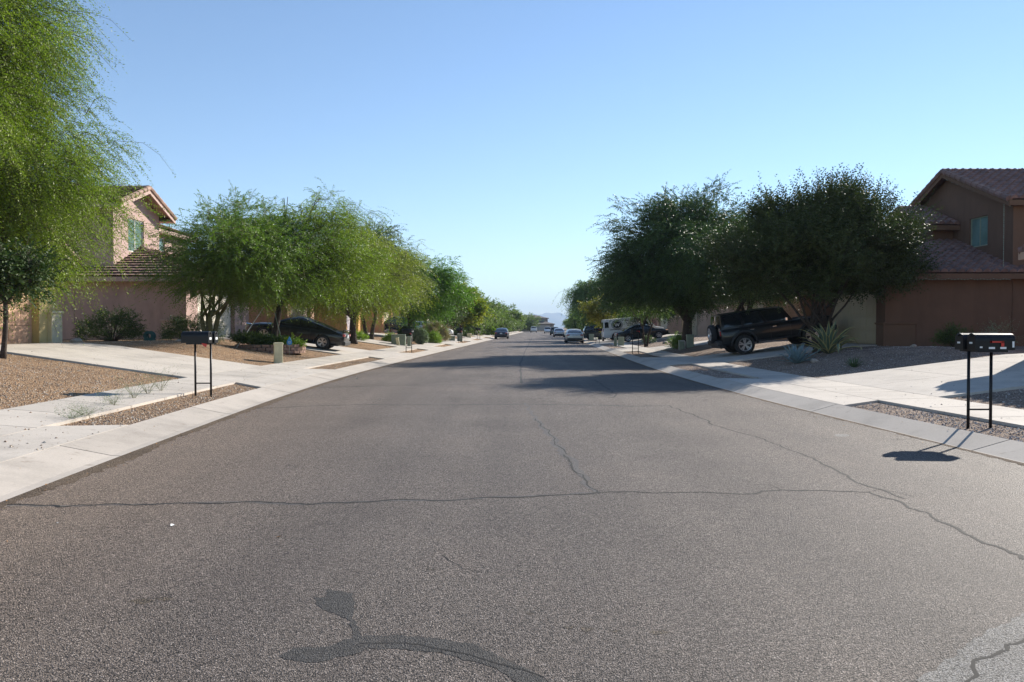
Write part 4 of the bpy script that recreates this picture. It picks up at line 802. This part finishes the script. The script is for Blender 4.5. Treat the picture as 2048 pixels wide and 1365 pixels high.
def wheel(parent, c, r, wd=.2, rim='rim', n=26, axis=(0, 1, 0)):
    m = MB(); ax = Vector(axis)
    m.lathe([(r * .6, -wd / 2 + .01), (r * .72, -wd / 2), (r * .93, -wd / 2 + .005), (r, -wd / 2 + .035), (r, wd / 2 - .035), (r * .93, wd / 2 - .005), (r * .72, wd / 2), (r * .6, wd / 2 - .01)], c, axis, n)
    t = m.build('wheel', M['rubber'], parent, smooth=True); g = MB(); o = Vector(c)
    sgn = 1 if (o.y >= 0 or abs(ax.x) > .5) else -1
    if abs(ax.x) > .5: sgn = -1
    f = sgn * wd / 2; a = ax.cross(Vector((0, 0, 1))).normalized(); up = Vector((0, 0, 1))
    g.lathe([(r * .56, f - sgn * .05), (r * .62, f), (r * .66, f + sgn * .004), (r * .67, f - sgn * .01)], c, axis, n)
    g.lathe([(0.001, f - sgn * .015), (r * .13, f - sgn * .012), (r * .15, f - sgn * .04)], c, axis, 12)
    for i in range(5):
        th = i * 2 * math.pi / 5 + .3; d = a * math.cos(th) + up * math.sin(th); s = ax.cross(d)
        for off in (-.5, .5):
            e = (d + s * off * .18).normalized(); q = [o + ax * (f - sgn * .02) + e * r * .1 - s * r * .05, o + ax * (f - sgn * .02) + e * r * .1 + s * r * .05, o + ax * (f - sgn * .008) + e * r * .6 + s * r * .07 + s * off * r * .12, o + ax * (f - sgn * .008) + e * r * .6 - s * r * .07 + s * off * r * .12]
            g.add(q + [p - ax * sgn * .03 for p in q], [(0, 1, 2, 3), (4, 5, 6, 7), (0, 1, 5, 4), (1, 2, 6, 5), (2, 3, 7, 6), (3, 0, 4, 7)])
    g.build('rim', M[rim], t, recalc=True)
    k = MB(); k.lathe([(0.001, f - sgn * .07), (r * .6, f - sgn * .065)], c, axis, n); k.build('brake_disc', M['plastic'], t, recalc=False)
def car(name, label, cat, x, y, rotz, pitch, spec, paint, group=None, z=None, sc=1.0, det=True, glass='glass'):
    L, hw, H, wr, wb = [spec[k] for k in ('L', 'hw', 'H', 'wr', 'wb')]; t = thing(name, label, cat, (x, y, (hz(x, y) if z is None else z) + .004), rotz, group); t.rotation_euler = (0, -pitch, rotz); t.scale = (sc,) * 3
    b = MB(); rows = []
    for (fx, zb, zs, zt, k) in spec['st']:
        w_ = hw * k; h = zs - zb
        half = [(0, zb), (.8 * w_, zb), (.96 * w_, zb + .12 * h), (w_, zb + .5 * h), (.985 * w_, zs - .12 * h), (.93 * w_, zs), (.6 * w_, (zt + zs) / 2 + .3 * (zt - zs)), (0, zt)] if not spec['box'] else [(0, zb), (.9 * w_, zb), (.985 * w_, zb + .1), (w_, zb + .45 * h), (w_, zs - .1), (.96 * w_, zs), (.6 * w_, (zs + zt) / 2), (0, zt)]
        rows.append([Vector((fx * L, yy, zz)) for yy, zz in half] + [Vector((fx * L, -yy, zz)) for yy, zz in half[-2:0:-1]])
    n = len(rows[0]); vs = [p for r_ in rows for p in r_]; fs = [(i * n + j, i * n + (j + 1) % n, (i + 1) * n + (j + 1) % n, (i + 1) * n + j) for i in range(len(rows) - 1) for j in range(n)]
    fs += [tuple(range(n))[::-1], tuple((len(rows) - 1) * n + j for j in range(n))]; b.add(vs, fs); bo = b.build('body', paint, t, smooth=True)
    if spec['box']:
        bv = bo.modifiers.new('b', 'BEVEL'); bv.width = .035; bv.segments = 3; bv.limit_method = 'ANGLE'; bv.angle_limit = R(28)
    else:
        sb = bo.modifiers.new('s', 'SUBSURF'); sb.levels = 2; sb.render_levels = 2
    bpy.context.view_layer.update(); apply_mods(bo); c = MB()
    for sx in (-1, 1):
        for sy in (-1, 1): c.lathe([(wr * 1.14, 0), (wr * 1.14, .42)], (sx * wb / 2, sy * hw - .30 if sy > 0 else -hw - .12, wr * 1.02), (0, 1, 0), 28, caps=True)
    co = c.build('cutter', M['plastic'], t); boolean_cut(bo, co); bpy.data.objects.remove(co)
    bo.data.polygons.foreach_set('use_smooth', [True] * len(bo.data.polygons))
    try: bo.data.set_sharp_from_angle(angle=R(35))
    except Exception: pass
    xb0, xb1, xr0, xr1 = [v * L for v in spec['cab']]; wbt, wrf = spec['cw'][0] * hw, spec['cw'][1] * hw; zb = spec['zb']; bx = spec['box']; bul = .05 if bx else .14; ar = .02 if bx else .09
    if name == 'cargo_van': bul = .06
    def Sd(u, v):
        xb = xb0 + (xb1 - xb0) * u; xr = xr0 + (xr1 - xr0) * u; zr = H - .05 - ar * (2 * u - 1.1)**2; q = v
        ez = 1 - (1 - v)**(1.0 if bx else 1.25)
        return Vector((xb + (xr - xb) * q, wbt + (wrf - wbt) * q + .03 * math.sin(math.pi * v), zb + (zr - zb) * ez))
    def Rf(u, s): p = Sd(u, 1); return Vector((p.x + bul * (1 - s * s) * (2 * u - 1), p.y * s, p.z + .05 * (1 - s * s)))
    def En(e, v, s): p = Sd(e, v); return Vector((p.x + bul * (1 - s * s) * (2 * e - 1), p.y * s, p.z + .05 * (1 - s * s) * v))
    cb = MB(); nu, nv = 12, 6
    for sy in (1, -1): cb.grid([[Vector((1, sy, 1)) * Sd(i / nu, j / nv) if False else Vector((Sd(i / nu, j / nv).x, sy * Sd(i / nu, j / nv).y, Sd(i / nu, j / nv).z)) for j in range(nv + 1)] for i in range(nu + 1)])
    cb.grid([[Rf(i / nu, -1 + 2 * j / 8) for j in range(9)] for i in range(nu + 1)])
    for e in (0, 1): cb.grid([[En(e, i / nv, -1 + 2 * j / 8) for j in range(9)] for i in range(nv + 1)])
    co = cb.build('cabin', paint, t, smooth=True)
    bm = bmesh.new(); bm.from_mesh(co.data); bmesh.ops.remove_doubles(bm, verts=bm.verts, dist=.002); bmesh.ops.recalc_face_normals(bm, faces=bm.faces); bm.to_mesh(co.data); bm.free()
    try: co.data.set_sharp_from_angle(angle=R(50))
    except Exception: pass
    def pane(f, nm, a0, a1, b0, b1, out, na=6, nb=5):
        g = MB(); G = []
        for i in range(na + 1):
            row = []
            for j in range(nb + 1):
                a = a0 + (a1 - a0) * i / na; b_ = b0 + (b1 - b0) * j / nb; p = f(a, b_); d1 = f(a + .01, b_) - p; d2 = f(a, b_ + .01) - p; nn = d1.cross(d2).normalized()
                if nn.dot(out) < 0: nn = -nn
                row.append(p + nn * .008)
            G.append(row)
        g.grid(G); return g.build(nm, M[glass], t, smooth=True, recalc=False)
    for (u0, u1) in spec['win']:
        for sy in (1, -1): pane(lambda u, v: Vector((Sd(u, v).x, sy * Sd(u, v).y, Sd(u, v).z)), 'window', u0, u1, .14, .88, Vector((0, sy, 0)))
    if name != 'cargo_van': pane(lambda v, s: En(0, v, s), 'rear_window', .12, .90, -.84, .84, Vector((-1, 0, .3)))
    else:
        for a, c_ in ((-.8, -.08), (.08, .8)): pane(lambda v, s: En(0, v, s), 'rear_window', .15, .75, a, c_, Vector((-1, 0, .1)))
        pane(lambda u, v: Vector((Sd(u, v).x, -Sd(u, v).y, Sd(u, v).z)), 'window', .02, .10, .18, .75, Vector((0, -1, 0)))
    pane(lambda v, s: En(1, v, s), 'windshield', .1, .92, -.86, .86, Vector((1, 0, .3)))
    for sx in (-1, 1):
        for sy in (-1, 1): wheel(t, (sx * wb / 2, sy * (hw - .115), wr), wr, .21 if not bx else .25, 'rim')
    tl = spec['tl']; e = -.5 * L
    for sy in (-1, 1):
        m = MB(); lw = .30 if not bx else .12; yc = sy * (hw * (.93 if bx else .86) - lw / 2 + (0 if bx else .03))
        m.box((e + (.07 if not bx else .03), yc, (tl[0] + tl[1]) / 2 if not bx else tl[0] + tl[2] / 2 * .5), (.12, lw, .13 if not bx else tl[2] * .55)); m.build('tail_light', M['redlamp'], t, bevel=.03)
        m = MB(); m.box((.5 * L - (.22 if not bx else .04), sy * hw * .70, .68 if not bx else spec['st'][-1][2] - .12), (.3 if not bx else .1, .32 if not bx else .2, .13)); m.build('headlight', M['chrome'], t, bevel=.035)
        if det:
            m = MB(); zz = zb + .06; xm = xb1 - .22 * L * .35; m.box((xm, sy * (hw + .10), zz + .05), (.1, .2, .14)); m.box((xm + .02, sy * (hw - .02), zz), (.05, .12, .04)); m.build('mirror', M['chrome'] if name == 'off_road_car' else paint, t, bevel=.03)
            m = MB()
            for hx in ((-.09, .12) if not bx else (-.2, .0)): m.box((hx * L - .1, sy * (hw + .004), zb - .13), (.17, .035, .03))
            m.build('door_handle', M['chrome'] if bx else paint, t, bevel=.01)
            m = MB()
            for hx in ((-.16, .04, .215) if not bx else (-.25, -.06, .12)): m.box((hx * L, sy * (hw - .0015), (zb + .3) / 2 + .02), (.008, .012, zb - .42))
            m.build('door_seam', M['plastic'], t)
    m = MB(); m.box((e - .006 if not bx else e - .012, 0, .74 if not bx else .86), (.02, .31, .155)); m.build('licence_plate', M['plate'], t)
    m = MB(); m.box((e + .07, 0, spec['st'][0][1] - .05), (.24, hw * 1.62, .20)); m.box((.5 * L - .08, 0, spec['st'][-1][1] - .04), (.24, hw * 1.5, .16)); m.box((0, 0, spec['st'][3][1] + .08), (wb * .98, hw * 1.45, .16)); m.build('underbody', M['plastic'], t, bevel=.03)
    return t
BLK = m_paint('paint_black', (.006, .0065, .007)); SIL = m_paint('paint_silver', (.50, .53, .56), .45); SIL2 = m_paint('paint_silver_beige', (.52, .53, .50), .4); WHT = m_paint('paint_white', (.72, .73, .73)); NAVY = m_paint('paint_navy', (.018, .025, .05), .3); DBL = m_paint('paint_dark', (.016, .018, .022))
SL = math.atan(.145)
c1 = car('parked_car', 'black coupe-like sedan with silver alloy wheels nosed up the left driveway', 'car', -10.55, 38.4, math.pi + .03, SL * 1.0, COUPE, BLK, z=hz(-10.55, 38.4) + .01)
m = MB(); m.box((-2.33, 0, 1.03), (.16, 1.2, .03)); m.box((-2.28, .5, 1.0), (.05, .04, .06)); m.box((-2.28, -.5, 1.0), (.05, .04, .06)); m.build('spoiler', BLK, c1, bevel=.01)
m = MB(); m.box((-2.40, 0, .42), (.05, 1.0, .10)); m.build('bumper_trim', M['chrome'], c1, bevel=.02)
c2 = car('off_road_car', 'boxy black off-roader with spare wheel on its back, nosed up the right driveway', 'car', 11.25, 33.9, 0.0, SL * .95, SUVB, BLK, z=hz(11.25, 33.9) + .02)
wheel(c2, (-2.52, -.12, 1.0), .40, .24, 'rim', axis=(1, 0, 0))
m = MB()
for sx in (-1, 1):
    for sy in (-1, 1):
        pts = [(sx * 1.42 + math.cos(a) * .54, sy * .985, .43 + math.sin(a) * .54) for a in [math.pi * i / 12 for i in range(13)]]; m.tube(pts, .05, 6)
m.build('fender_flare', M['plastic'], c2, smooth=True)
m = MB(); m.box((-2.42, 0, .60), (.22, 1.75, .2)); m.box((2.42, 0, .62), (.22, 1.8, .22)); m.build('bumper', M['plastic'], c2, bevel=.03)
m = MB(); m.tube([(-.9, -.99, .50), (.9, -.99, .50)], .04, 6); m.tube([(-.9, .99, .50), (.9, .99, .50)], .04, 6); m.build('side_step', M['plastic'], c2)
m = MB(); m.box((1.35, 0, 1.225), (.5, .5, .03)); m.box((.95, .5, 1.22), (.2, .25, .03)); m.box((.95, -.5, 1.22), (.2, .25, .03)); m.build('hood_vent', M['plastic'], c2, bevel=.01)
m = MB()
for sy in (-1, 1):
    m.tube([(-2.375, sy * .86, .93), (-2.375, sy * .86, 1.22)], .012, 6); m.tube([(-2.375, sy * .76, .93), (-2.375, sy * .76, 1.22)], .012, 6)
m.build('lamp_guard', M['chrome'], c2)
c3 = car('parked_car', 'black sedan nosed up the right driveway, half covering the white van', 'car', 11.45, 69.0, 0, SL * .8, dict(SEDAN, L=4.6, wb=2.7), BLK, det=True)
c4 = car('cargo_van', 'white cargo van with a round dark emblem on its side, behind the black sedan', 'van', 11.55, 74.9, 0, SL * .55, VAN, WHT)
def badge(m, nm, material, sx, dy):
    e = m.build(nm, material, c4, recalc=False); e.location = (-1.55, -1.0 - dy, 1.5); e.rotation_euler = (R(-8), 0, 0); e.scale = (sx, 1, 1)
m = MB(); m.lathe([(.001, 0), (.30, 0)], (0, 0, 0), (0, -1, 0), 28); badge(m, 'emblem', M['black'], 1.3, 0)
m = MB()
for r_, r2 in ((.40, .43), (.335, .36)): m.lathe([(r_, 0), (r2, 0)], (0, 0, 0), (0, -1, 0), 30)
badge(m, 'emblem_ring', M['black'], 1.25, 0)
m = MB()
def stroke(m, pts, w_, y):
    for a, b in zip(pts, pts[1:]):
        d_ = Vector((b[0] - a[0], 0, b[1] - a[1])).normalized(); n_ = Vector((-d_.z, 0, d_.x)) * w_ / 2; A = Vector((a[0], y, a[1])); B = Vector((b[0], y, b[1])); m.quad(A - n_, A + n_, B + n_, B - n_)
stroke(m, [(-.22, .15), (-.11, -.15), (0, .12), (.11, -.15), (.22, .15)], .065, -.012)
badge(m, 'letter', M['sticker'], 1, .01)
m = MB(); rr = random.Random(4)
for row, (zz, x0, x1) in enumerate(((1.78, -.75, .95), (1.62, -.7, 1.1), (1.47, -.65, .9), (1.33, -.6, 1.0))):
    xx = x0
    while xx < x1:
        w_ = rr.uniform(.04, .09); h_ = .085 if row else .11; yy = -1.0 + (zz - 1.1) * .14 + .0
        m.quad((xx, yy - .035, zz), (xx + w_, yy - .035, zz), (xx + w_, yy + .012 - .035, zz + h_), (xx, yy + .012 - .035, zz + h_)); xx += w_ + (.025 if rr.random() < .8 else .1)
m.build('lettering', M['plastic'], c4, recalc=False)
m = MB(); m.box((-.6, -1.005, 1.06), (3.3, .015, .05)); m.box((-.6, 1.005, 1.06), (3.3, .015, .05)); m.build('side_moulding', M['plastic'], c4)
car('parked_car', 'silver-beige sedan nearest on the right side of the street, seen from behind', 'car', 6.15, 78.0, R(88), 0, dict(SEDAN, H=1.40), SIL2, 'cars parked along the street', z=0)
car('parked_car', 'second silver sedan beyond the silver-beige sedan on the right', 'car', 7.5, 125.5, R(88), 0, dict(SEDAN, H=1.46), SIL, 'cars parked along the street', z=0)
car('parked_car', 'dark blue sedan parked alone at the left kerb', 'car', -1.35, 105.0, R(88), 0, dict(SEDAN, hw=.92, H=1.47), NAVY, 'cars parked along the street', z=0)
car('pickup_truck', 'small white pickup driving far off near the street end', 'pickup', 6.3, 228, R(88), 0, PICK, WHT, z=0, det=False)
car('parked_car', 'small far hatchback left of the second silver sedan', 'car', 9.0, 198, R(-92), 0, HATCH, SIL, 'cars parked along the street', z=0, det=False)
car('parked_car', 'dark teal hatchback peeking out ahead of the second silver sedan', 'car', 8.15, 150, R(88), 0, HATCH, m_paint('paint_teal', (.05, .08, .09), .3), 'cars parked along the street', z=0, det=False)
car('parked_car', 'dark hatchback on the right driveway behind the silver-beige sedan', 'car', 10.1, 88, 0, SL * .4, HATCH, DBL, det=False)
car('parked_car', 'white car nosing out from behind the dry brown bush on the left', 'car', -8.4, 82.0, 0, -SL * .5, dict(HATCH, H=1.45), WHT, det=False)
car('parked_car', 'dark navy pickup in the shade behind the big brown bush', 'car', -12.0, 80.3, math.pi, SL * .8, HATCH, NAVY, det=False)
# ------------------------------------------------------------------ mailboxes
def mailbox(label, x, y, face, detail=True):
    """face: +1 doors look to +X, -1 to -X"""
    zg = gz(x, y); t = thing('mailbox_pair', label, 'mailbox', (x, y, zg), 0, 'mailboxes on two-legged stands'); H0 = 1.23 - zg
    for sx in (-.16, .16):
        m = MB(); m.tube([(sx, 0, -.2), (sx, 0, H0 - .02)], .021, 10); m.build('post', M['black'], t, smooth=True)
    m = MB(); m.box((0, 0, .27), (.30, .025, .025)); m.build('crossbar', M['black'], t, bevel=.003)
    m = MB(); m.box((-face * .05, 0, H0 - .015), (.42, .46, .03)); m.build('shelf', M['black'], t, bevel=.004)
    for i, sy in enumerate((-.125, .125)):
        xo = -face * .09 + (0 if i == 0 else face * .03); ln = .54; b = MB(); prof = [(-.1, 0), (.1, 0)] + [(.1 * math.cos(a), .135 + .1 * math.sin(a)) for a in [math.pi * k / 10 for k in range(11)]]
        b.prism(prof, (xo - ln / 2, sy, H0), (0, 1, 0), (0, 0, 1), (1, 0, 0), ln); bo = b.build('mailbox', M['black'], t, bevel=.004)
        d = MB(); xf = xo + face * ln / 2; pd = [(p * 1.06, q * 1.03 - .004) for p, q in prof]; d.prism(pd, (xf if face > 0 else xf - .022, sy, H0), (0, 1, 0), (0, 0, 1), (1, 0, 0), .022); d.box((xf + face * .035, sy, H0 + .2), (.03, .05, .02)); d.build('door', M['black'], bo, bevel=.003)
        if detail:
            bx_ = [((xf - .025, sy, H0 + .1), (.003, .07, .025)), ((xf + .06, sy - .103, H0 + .04), (.035, .003, .022))] if face < 0 else [((xf + .024, sy, H0 + .09), (.004, .11, .05))]
            if face < 0 and i == 0: bx_ += [((xo - .06, sy - .1025, H0 + .03), (.085, .003, .028)), ((xo + .10, sy - .1025, H0 + .03), (.085, .003, .028)), ((xo + ln / 2 - .03, sy - .1025, H0 + .08), (.028, .003, .085))]
            for q in bx_: MB().box(*q).build('sticker', M['sticker'], bo)
        if i == 0:
            f = MB()
            if face < 0: f.box((xo + .02, sy - .112, H0 + .115), (.17, .006, .022)); f.box((xo + .085, sy - .112, H0 + .085), (.04, .006, .07)); f.lathe([(.001, 0), (.018, 0), (.018, .012)], (xo - .065, sy - .1, H0 + .115), (0, -1, 0), 10)
            else: f.add([(xf - .12, sy - .11, H0 + .0), (xf + .0, sy - .11, H0 - .02), (xf - .03, sy - .11, H0 - .085), (xf - .08, sy - .112, H0 - .06)] + [(xf - .12, sy - .104, H0 + .0), (xf + .0, sy - .104, H0 - .02), (xf - .03, sy - .104, H0 - .085), (xf - .08, sy - .106, H0 - .06)], [(0, 1, 2, 3), (4, 5, 6, 7), (0, 1, 5, 4), (1, 2, 6, 5), (2, 3, 7, 6), (3, 0, 4, 7)])
            f.build('flag', M['red'], bo)
    return t
mailbox('nearest pair of black mailboxes on the left verge with a red flag hanging below', -6.36, 16.15, 1)
mailbox('nearest pair of black mailboxes on the right verge with white stickers and red flag', 6.68, 11.2, -1)
mailbox('black mailboxes on the left verge in front of the green transformer', -5.86, 44.6, 1, True)
mailbox('third black mailbox stand down the left verge, before the white car', -4.72, 71.8, 1, False)
mailbox('fourth black mailbox stand on the left, just before the dark blue sedan', C(93) - 6.5, 93, 1, False)
mailbox('black mailbox stand on the right verge before the black sedan', 6.7, 42.6, -1, False)
mailbox('far black mailbox stand on the right verge before the white van', 7.45, 68.2, -1, False)
# ------------------------------------------------------------------ utility boxes
def pedestal(label, x, y, w_, d_, h_, material, rot=0, tilt=0, cap=True, name='utility_pedestal', group='utility boxes on the gravel'):
    t = thing(name, label, 'utility box', (x, y, gz(x, y) - .03), rot, group); t.rotation_euler = (0, tilt, rot)
    m = MB(); m.box((0, 0, h_ / 2), (w_, d_, h_)); m.build('housing', material, t, bevel=.025)
    if cap: m = MB(); m.box((0, 0, h_ - .03), (w_ + .03, d_ + .03, .09)); m.build('lid', material, t, bevel=.03)
    return t
pedestal('cream utility pedestal standing alone on the left gravel', -8.25, 27.7, .30, .26, .74, M['cream'], .35)
pedestal('large green transformer box on the left yard', -7.75, 53.6, .95, .7, .75, M['util'], .1, name='transformer_box')
pedestal('leaning cream pedestal in front of the transformer', -7.55, 52.2, .2, .15, .6, M['cream'], .1, -.16)
pedestal('narrow pale green pedestal right of the transformer', -6.95, 53.0, .26, .3, .72, M['util'], .1)
pedestal('pale green box beside the far left mailbox', C(83) - 7.2, 76, .5, .4, .8, M['util'], .1)
pedestal('small dark green box next to the pale one by the far left mailbox', C(83) - 8.0, 76.5, .6, .5, .5, M['util'], .1)
pedestal('taller beige-green cabinet of the right pair, right one', 9.75, 43.0, .38, .3, .72, M['util'], -.05)
tt = pedestal('shorter green cabinet with a white pipe, left one of the right pair', 9.3, 43.1, .28, .28, .52, M['util'], -.05)
m = MB(); m.tube([(.17, -.17, 0), (.17, -.17, .46), (.14, -.17, .5), (-.1, -.17, .5)], .018, 6); m.build('pipe', M['white'], tt, smooth=True)
pedestal('blue-grey cabinet behind the far right mailbox', 8.2, 59.0, .42, .35, .72, M['util'], 0)
pedestal('narrow cabinet left of the blue-grey cabinet', 7.8, 59.2, .2, .25, .66, M['util'], 0)
pedestal('pale post box behind the silver-beige sedan on the right', 8.5, 84, .5, .4, .75, M['util'], 0)
pedestal('low white-topped box by the dark blue sedan', C(96) - 7.9, 96, .5, .4, .6, M['cream'], 0)
# ------------------------------------------------------------------ planter, stakes, sign, rocks
t = thing('planter', 'low ring planter of brown blocks with plants and a staked tree', 'planter', (-10.15, 33.0, gz(-10.15, 33.0) - .1)); m = MB(); rr = random.Random(2)
for c in range(3):
    for i in range(26):
        th = (i + .5 * (c % 2)) / 26 * 2 * math.pi; q = Matrix.Rotation(th, 3, 'Z') @ Matrix.Scale(1, 3); m.box((1.35 * math.cos(th), 1.15 * math.sin(th), .07 + c * .125), (.16, .30, .115), q)
m.build('block_ring', M['brick'], t, bevel=.01); m = MB(); m.lathe([(.001, .36), (.7, .35), (1.24, .3)], (0, 0, 0), (0, 0, 1), 24); m.build('soil', M['earth'], t, smooth=True, recalc=False)
for i, (a, b) in enumerate((((-11.3, 32.0), (-10.5, 33.4)), ((-9.4, 32.6), (-10.1, 33.4)))):
    zb_ = gz(*a); t = thing('tree_stake', ['leaning pale stake on the left of the planter tree', 'leaning pale stake on the right of the planter tree'][i], 'stake', (a[0], a[1], zb_), 0, 'stakes of the planter tree'); m = MB(); m.tube([(0, 0, -.1), (b[0] - a[0], b[1] - a[1], 1.75)], .018, 6); m.build('pole', M['white'] if i == 0 else M['util'], t)
t = thing('yard_sign', 'blue drop-shaped yard sign on a thin stake behind the planter', 'sign', (-9.05, 31.9, gz(-9.05, 31.9))); m = MB()
dr = [(.11 * math.sin(a) * (1 if a > .6 and a < 5.68 else 1), .11 * -math.cos(a)) for a in [math.pi * 2 * k / 20 for k in range(1, 20)]]; poly = [(x_, y_ + .11 if y_ < .05 else y_ + .11) for x_, y_ in dr]; poly = [p for p in poly if p[1] < .17]; k = [i for i, p in enumerate(poly) if p[1] >= .15]
poly = [(.11 * math.sin(a), .11 - .11 * math.cos(a)) for a in [R(-125 + 250 * k / 16) for k in range(17)]] + [(0, .36)]
m.prism(poly, (0, 0, .42), (1, 0, 0), (0, 0, 1), (0, 1, 0), .012); m.build('panel', M['blue'], t); m = MB(); m.box((0, -.004, .55), (.12, .006, .02)); m.box((0, -.004, .50), (.09, .006, .014)); m.build('print', M['sticker'], t); m = MB(); m.tube([(0, .02, -.1), (0, .02, .6)], .008, 5); m.build('stake', M['util'], t)
def rock(label, x, y, s, seed):
    r = np.random.RandomState(seed); bm = bmesh.new(); bmesh.ops.create_icosphere(bm, subdivisions=2, radius=s); nn = nrm(r.randn(6, 3))
    for v in bm.verts:
        d = np.array(v.co) / s; k = 1 + .25 * float(np.max(nn @ d) - .6) * 1.2 + .05 * r.randn(); v.co *= k; v.co.z *= .62
    me = bpy.data.meshes.new('rock'); bm.to_mesh(me); bm.free(); me.materials.append(M['stone']); o = bpy.data.objects.new('rock', me); COL.objects.link(o); o.location = (x, y, gz(x, y) + s * .25); tag(o, label, 'rock', 'rocks')
p = px(174, 853, .17); rock('small grey rock on the left verge nearest the camera', p.x, p.y, .045, 1)
rock('pale rock below the blue-grey agave', 9.75, 25.3, .13, 2); rock('rock on the left gravel beside the dry brown bush', C(66) - 8.0, 66, .22, 3)
for i, (x, y, s, lb) in enumerate([(10.9, 55.8, .2, 'pale rock left of the thick dark trunk on the right'), (11.5, 56.5, .26, 'larger pale rock near the black sedan on the right'), (13.4, 26.2, .1, 'small stone on the pinkish gravel by the brown wall'), (-12.4, 29.2, .12, 'pale stone on the gravel mound left of the mailboxes'), (-15.0, 27.0, .2, 'dark stone at the yellow house corner')]): rock(lb, x, y, s, 10 + i)
t = thing('garden_hose_reel', 'small teal hose reel on the gravel between the dark shrubs', 'hose reel', (-14.4, 31.2, gz(-14.4, 31.2))); m = MB(); m.lathe([(.1, -.12), (.2, -.12), (.2, -.1), (.13, -.08), (.13, .08), (.2, .1), (.2, .12), (.1, .12)], (0, 0, .2), (0, 1, 0), 18); m.box((0, 0, .05), (.36, .3, .06)); m.build('reel', mat('teal_plastic', (.03, .12, .13), .5), t)
# fallen leaves and bits on road and kerb
r = np.random.RandomState(12); m = MB(); ms = [mat('dry_leaf', (.42, .2, .05), .7), mat('dry_leaf_b', (.28, .2, .1), .8), mat('paper_bit', (.62, .63, .62), .7)]
def bit(x, y, z, s, k):
    a = r.rand() * 6.28; m.mi = k; c, sn = math.cos(a) * s, math.sin(a) * s; m.quad((x - c, y - sn, z + .003), (x + sn * .5, y - c * .5, z + .003 + s * .4), (x + c, y + sn, z + .004), (x - sn * .5, y + c * .5, z + .004))
for (a, b, s, k) in ((558, 1077, .024, 0), (345, 1052, .03, 2), (150, 1075, .008, 2), (115, 1045, .01, 2), (500, 1082, .01, 1), (865, 1120, .01, 1), (500, 760, .05, 1), (713, 757, .05, 2), (760, 800, .03, 2)):
    p = px(a, b, .02); bit(p.x, p.y, rz(p.x, p.y) + .002, s, k)
for i in range(900):
    y = 3.5 + 50 * r.rand()**1.5; side = -1 if r.rand() < .65 else 1; o = abs(r.randn()) * .28; x = C(y) + side * (HW - o); bit(x, y, rz(x, y), .006 + .012 * r.rand(), r.randint(2))
for i in range(420):
    y = 6 + 30 * r.rand(); side = -1 if r.rand() < .6 else 1; o = .3 + 2.6 * r.rand(); x = C(y) + side * (HW + o); bit(x, y, ho(side, o) + .006, .006 + .012 * r.rand(), r.randint(2))
o = m.build('leaf_litter', ms, recalc=False); o['kind'] = 'stuff'; tag(o, 'scattered dry leaves and grit on the road edges and sidewalks', 'leaf litter')
# ------------------------------------------------------------------ air
if HAZE > 0:
    m = MB(); m.box2((-9000, -60, -14), (11000, 12600, 330)); hm = bpy.data.materials.new('haze'); hm.use_nodes = True; n = hm.node_tree.nodes; n.remove(n['Principled BSDF']); pv = n.new('ShaderNodeVolumePrincipled')
    pv.inputs['Density'].default_value = HAZE; pv.inputs['Color'].default_value = (.62, .79, 1, 1); pv.inputs['Anisotropy'].default_value = 0.0; hm.node_tree.links.new(pv.outputs[0], n['Material Output'].inputs['Volume'])
    o = m.build('haze', hm); o['kind'] = 'stuff'
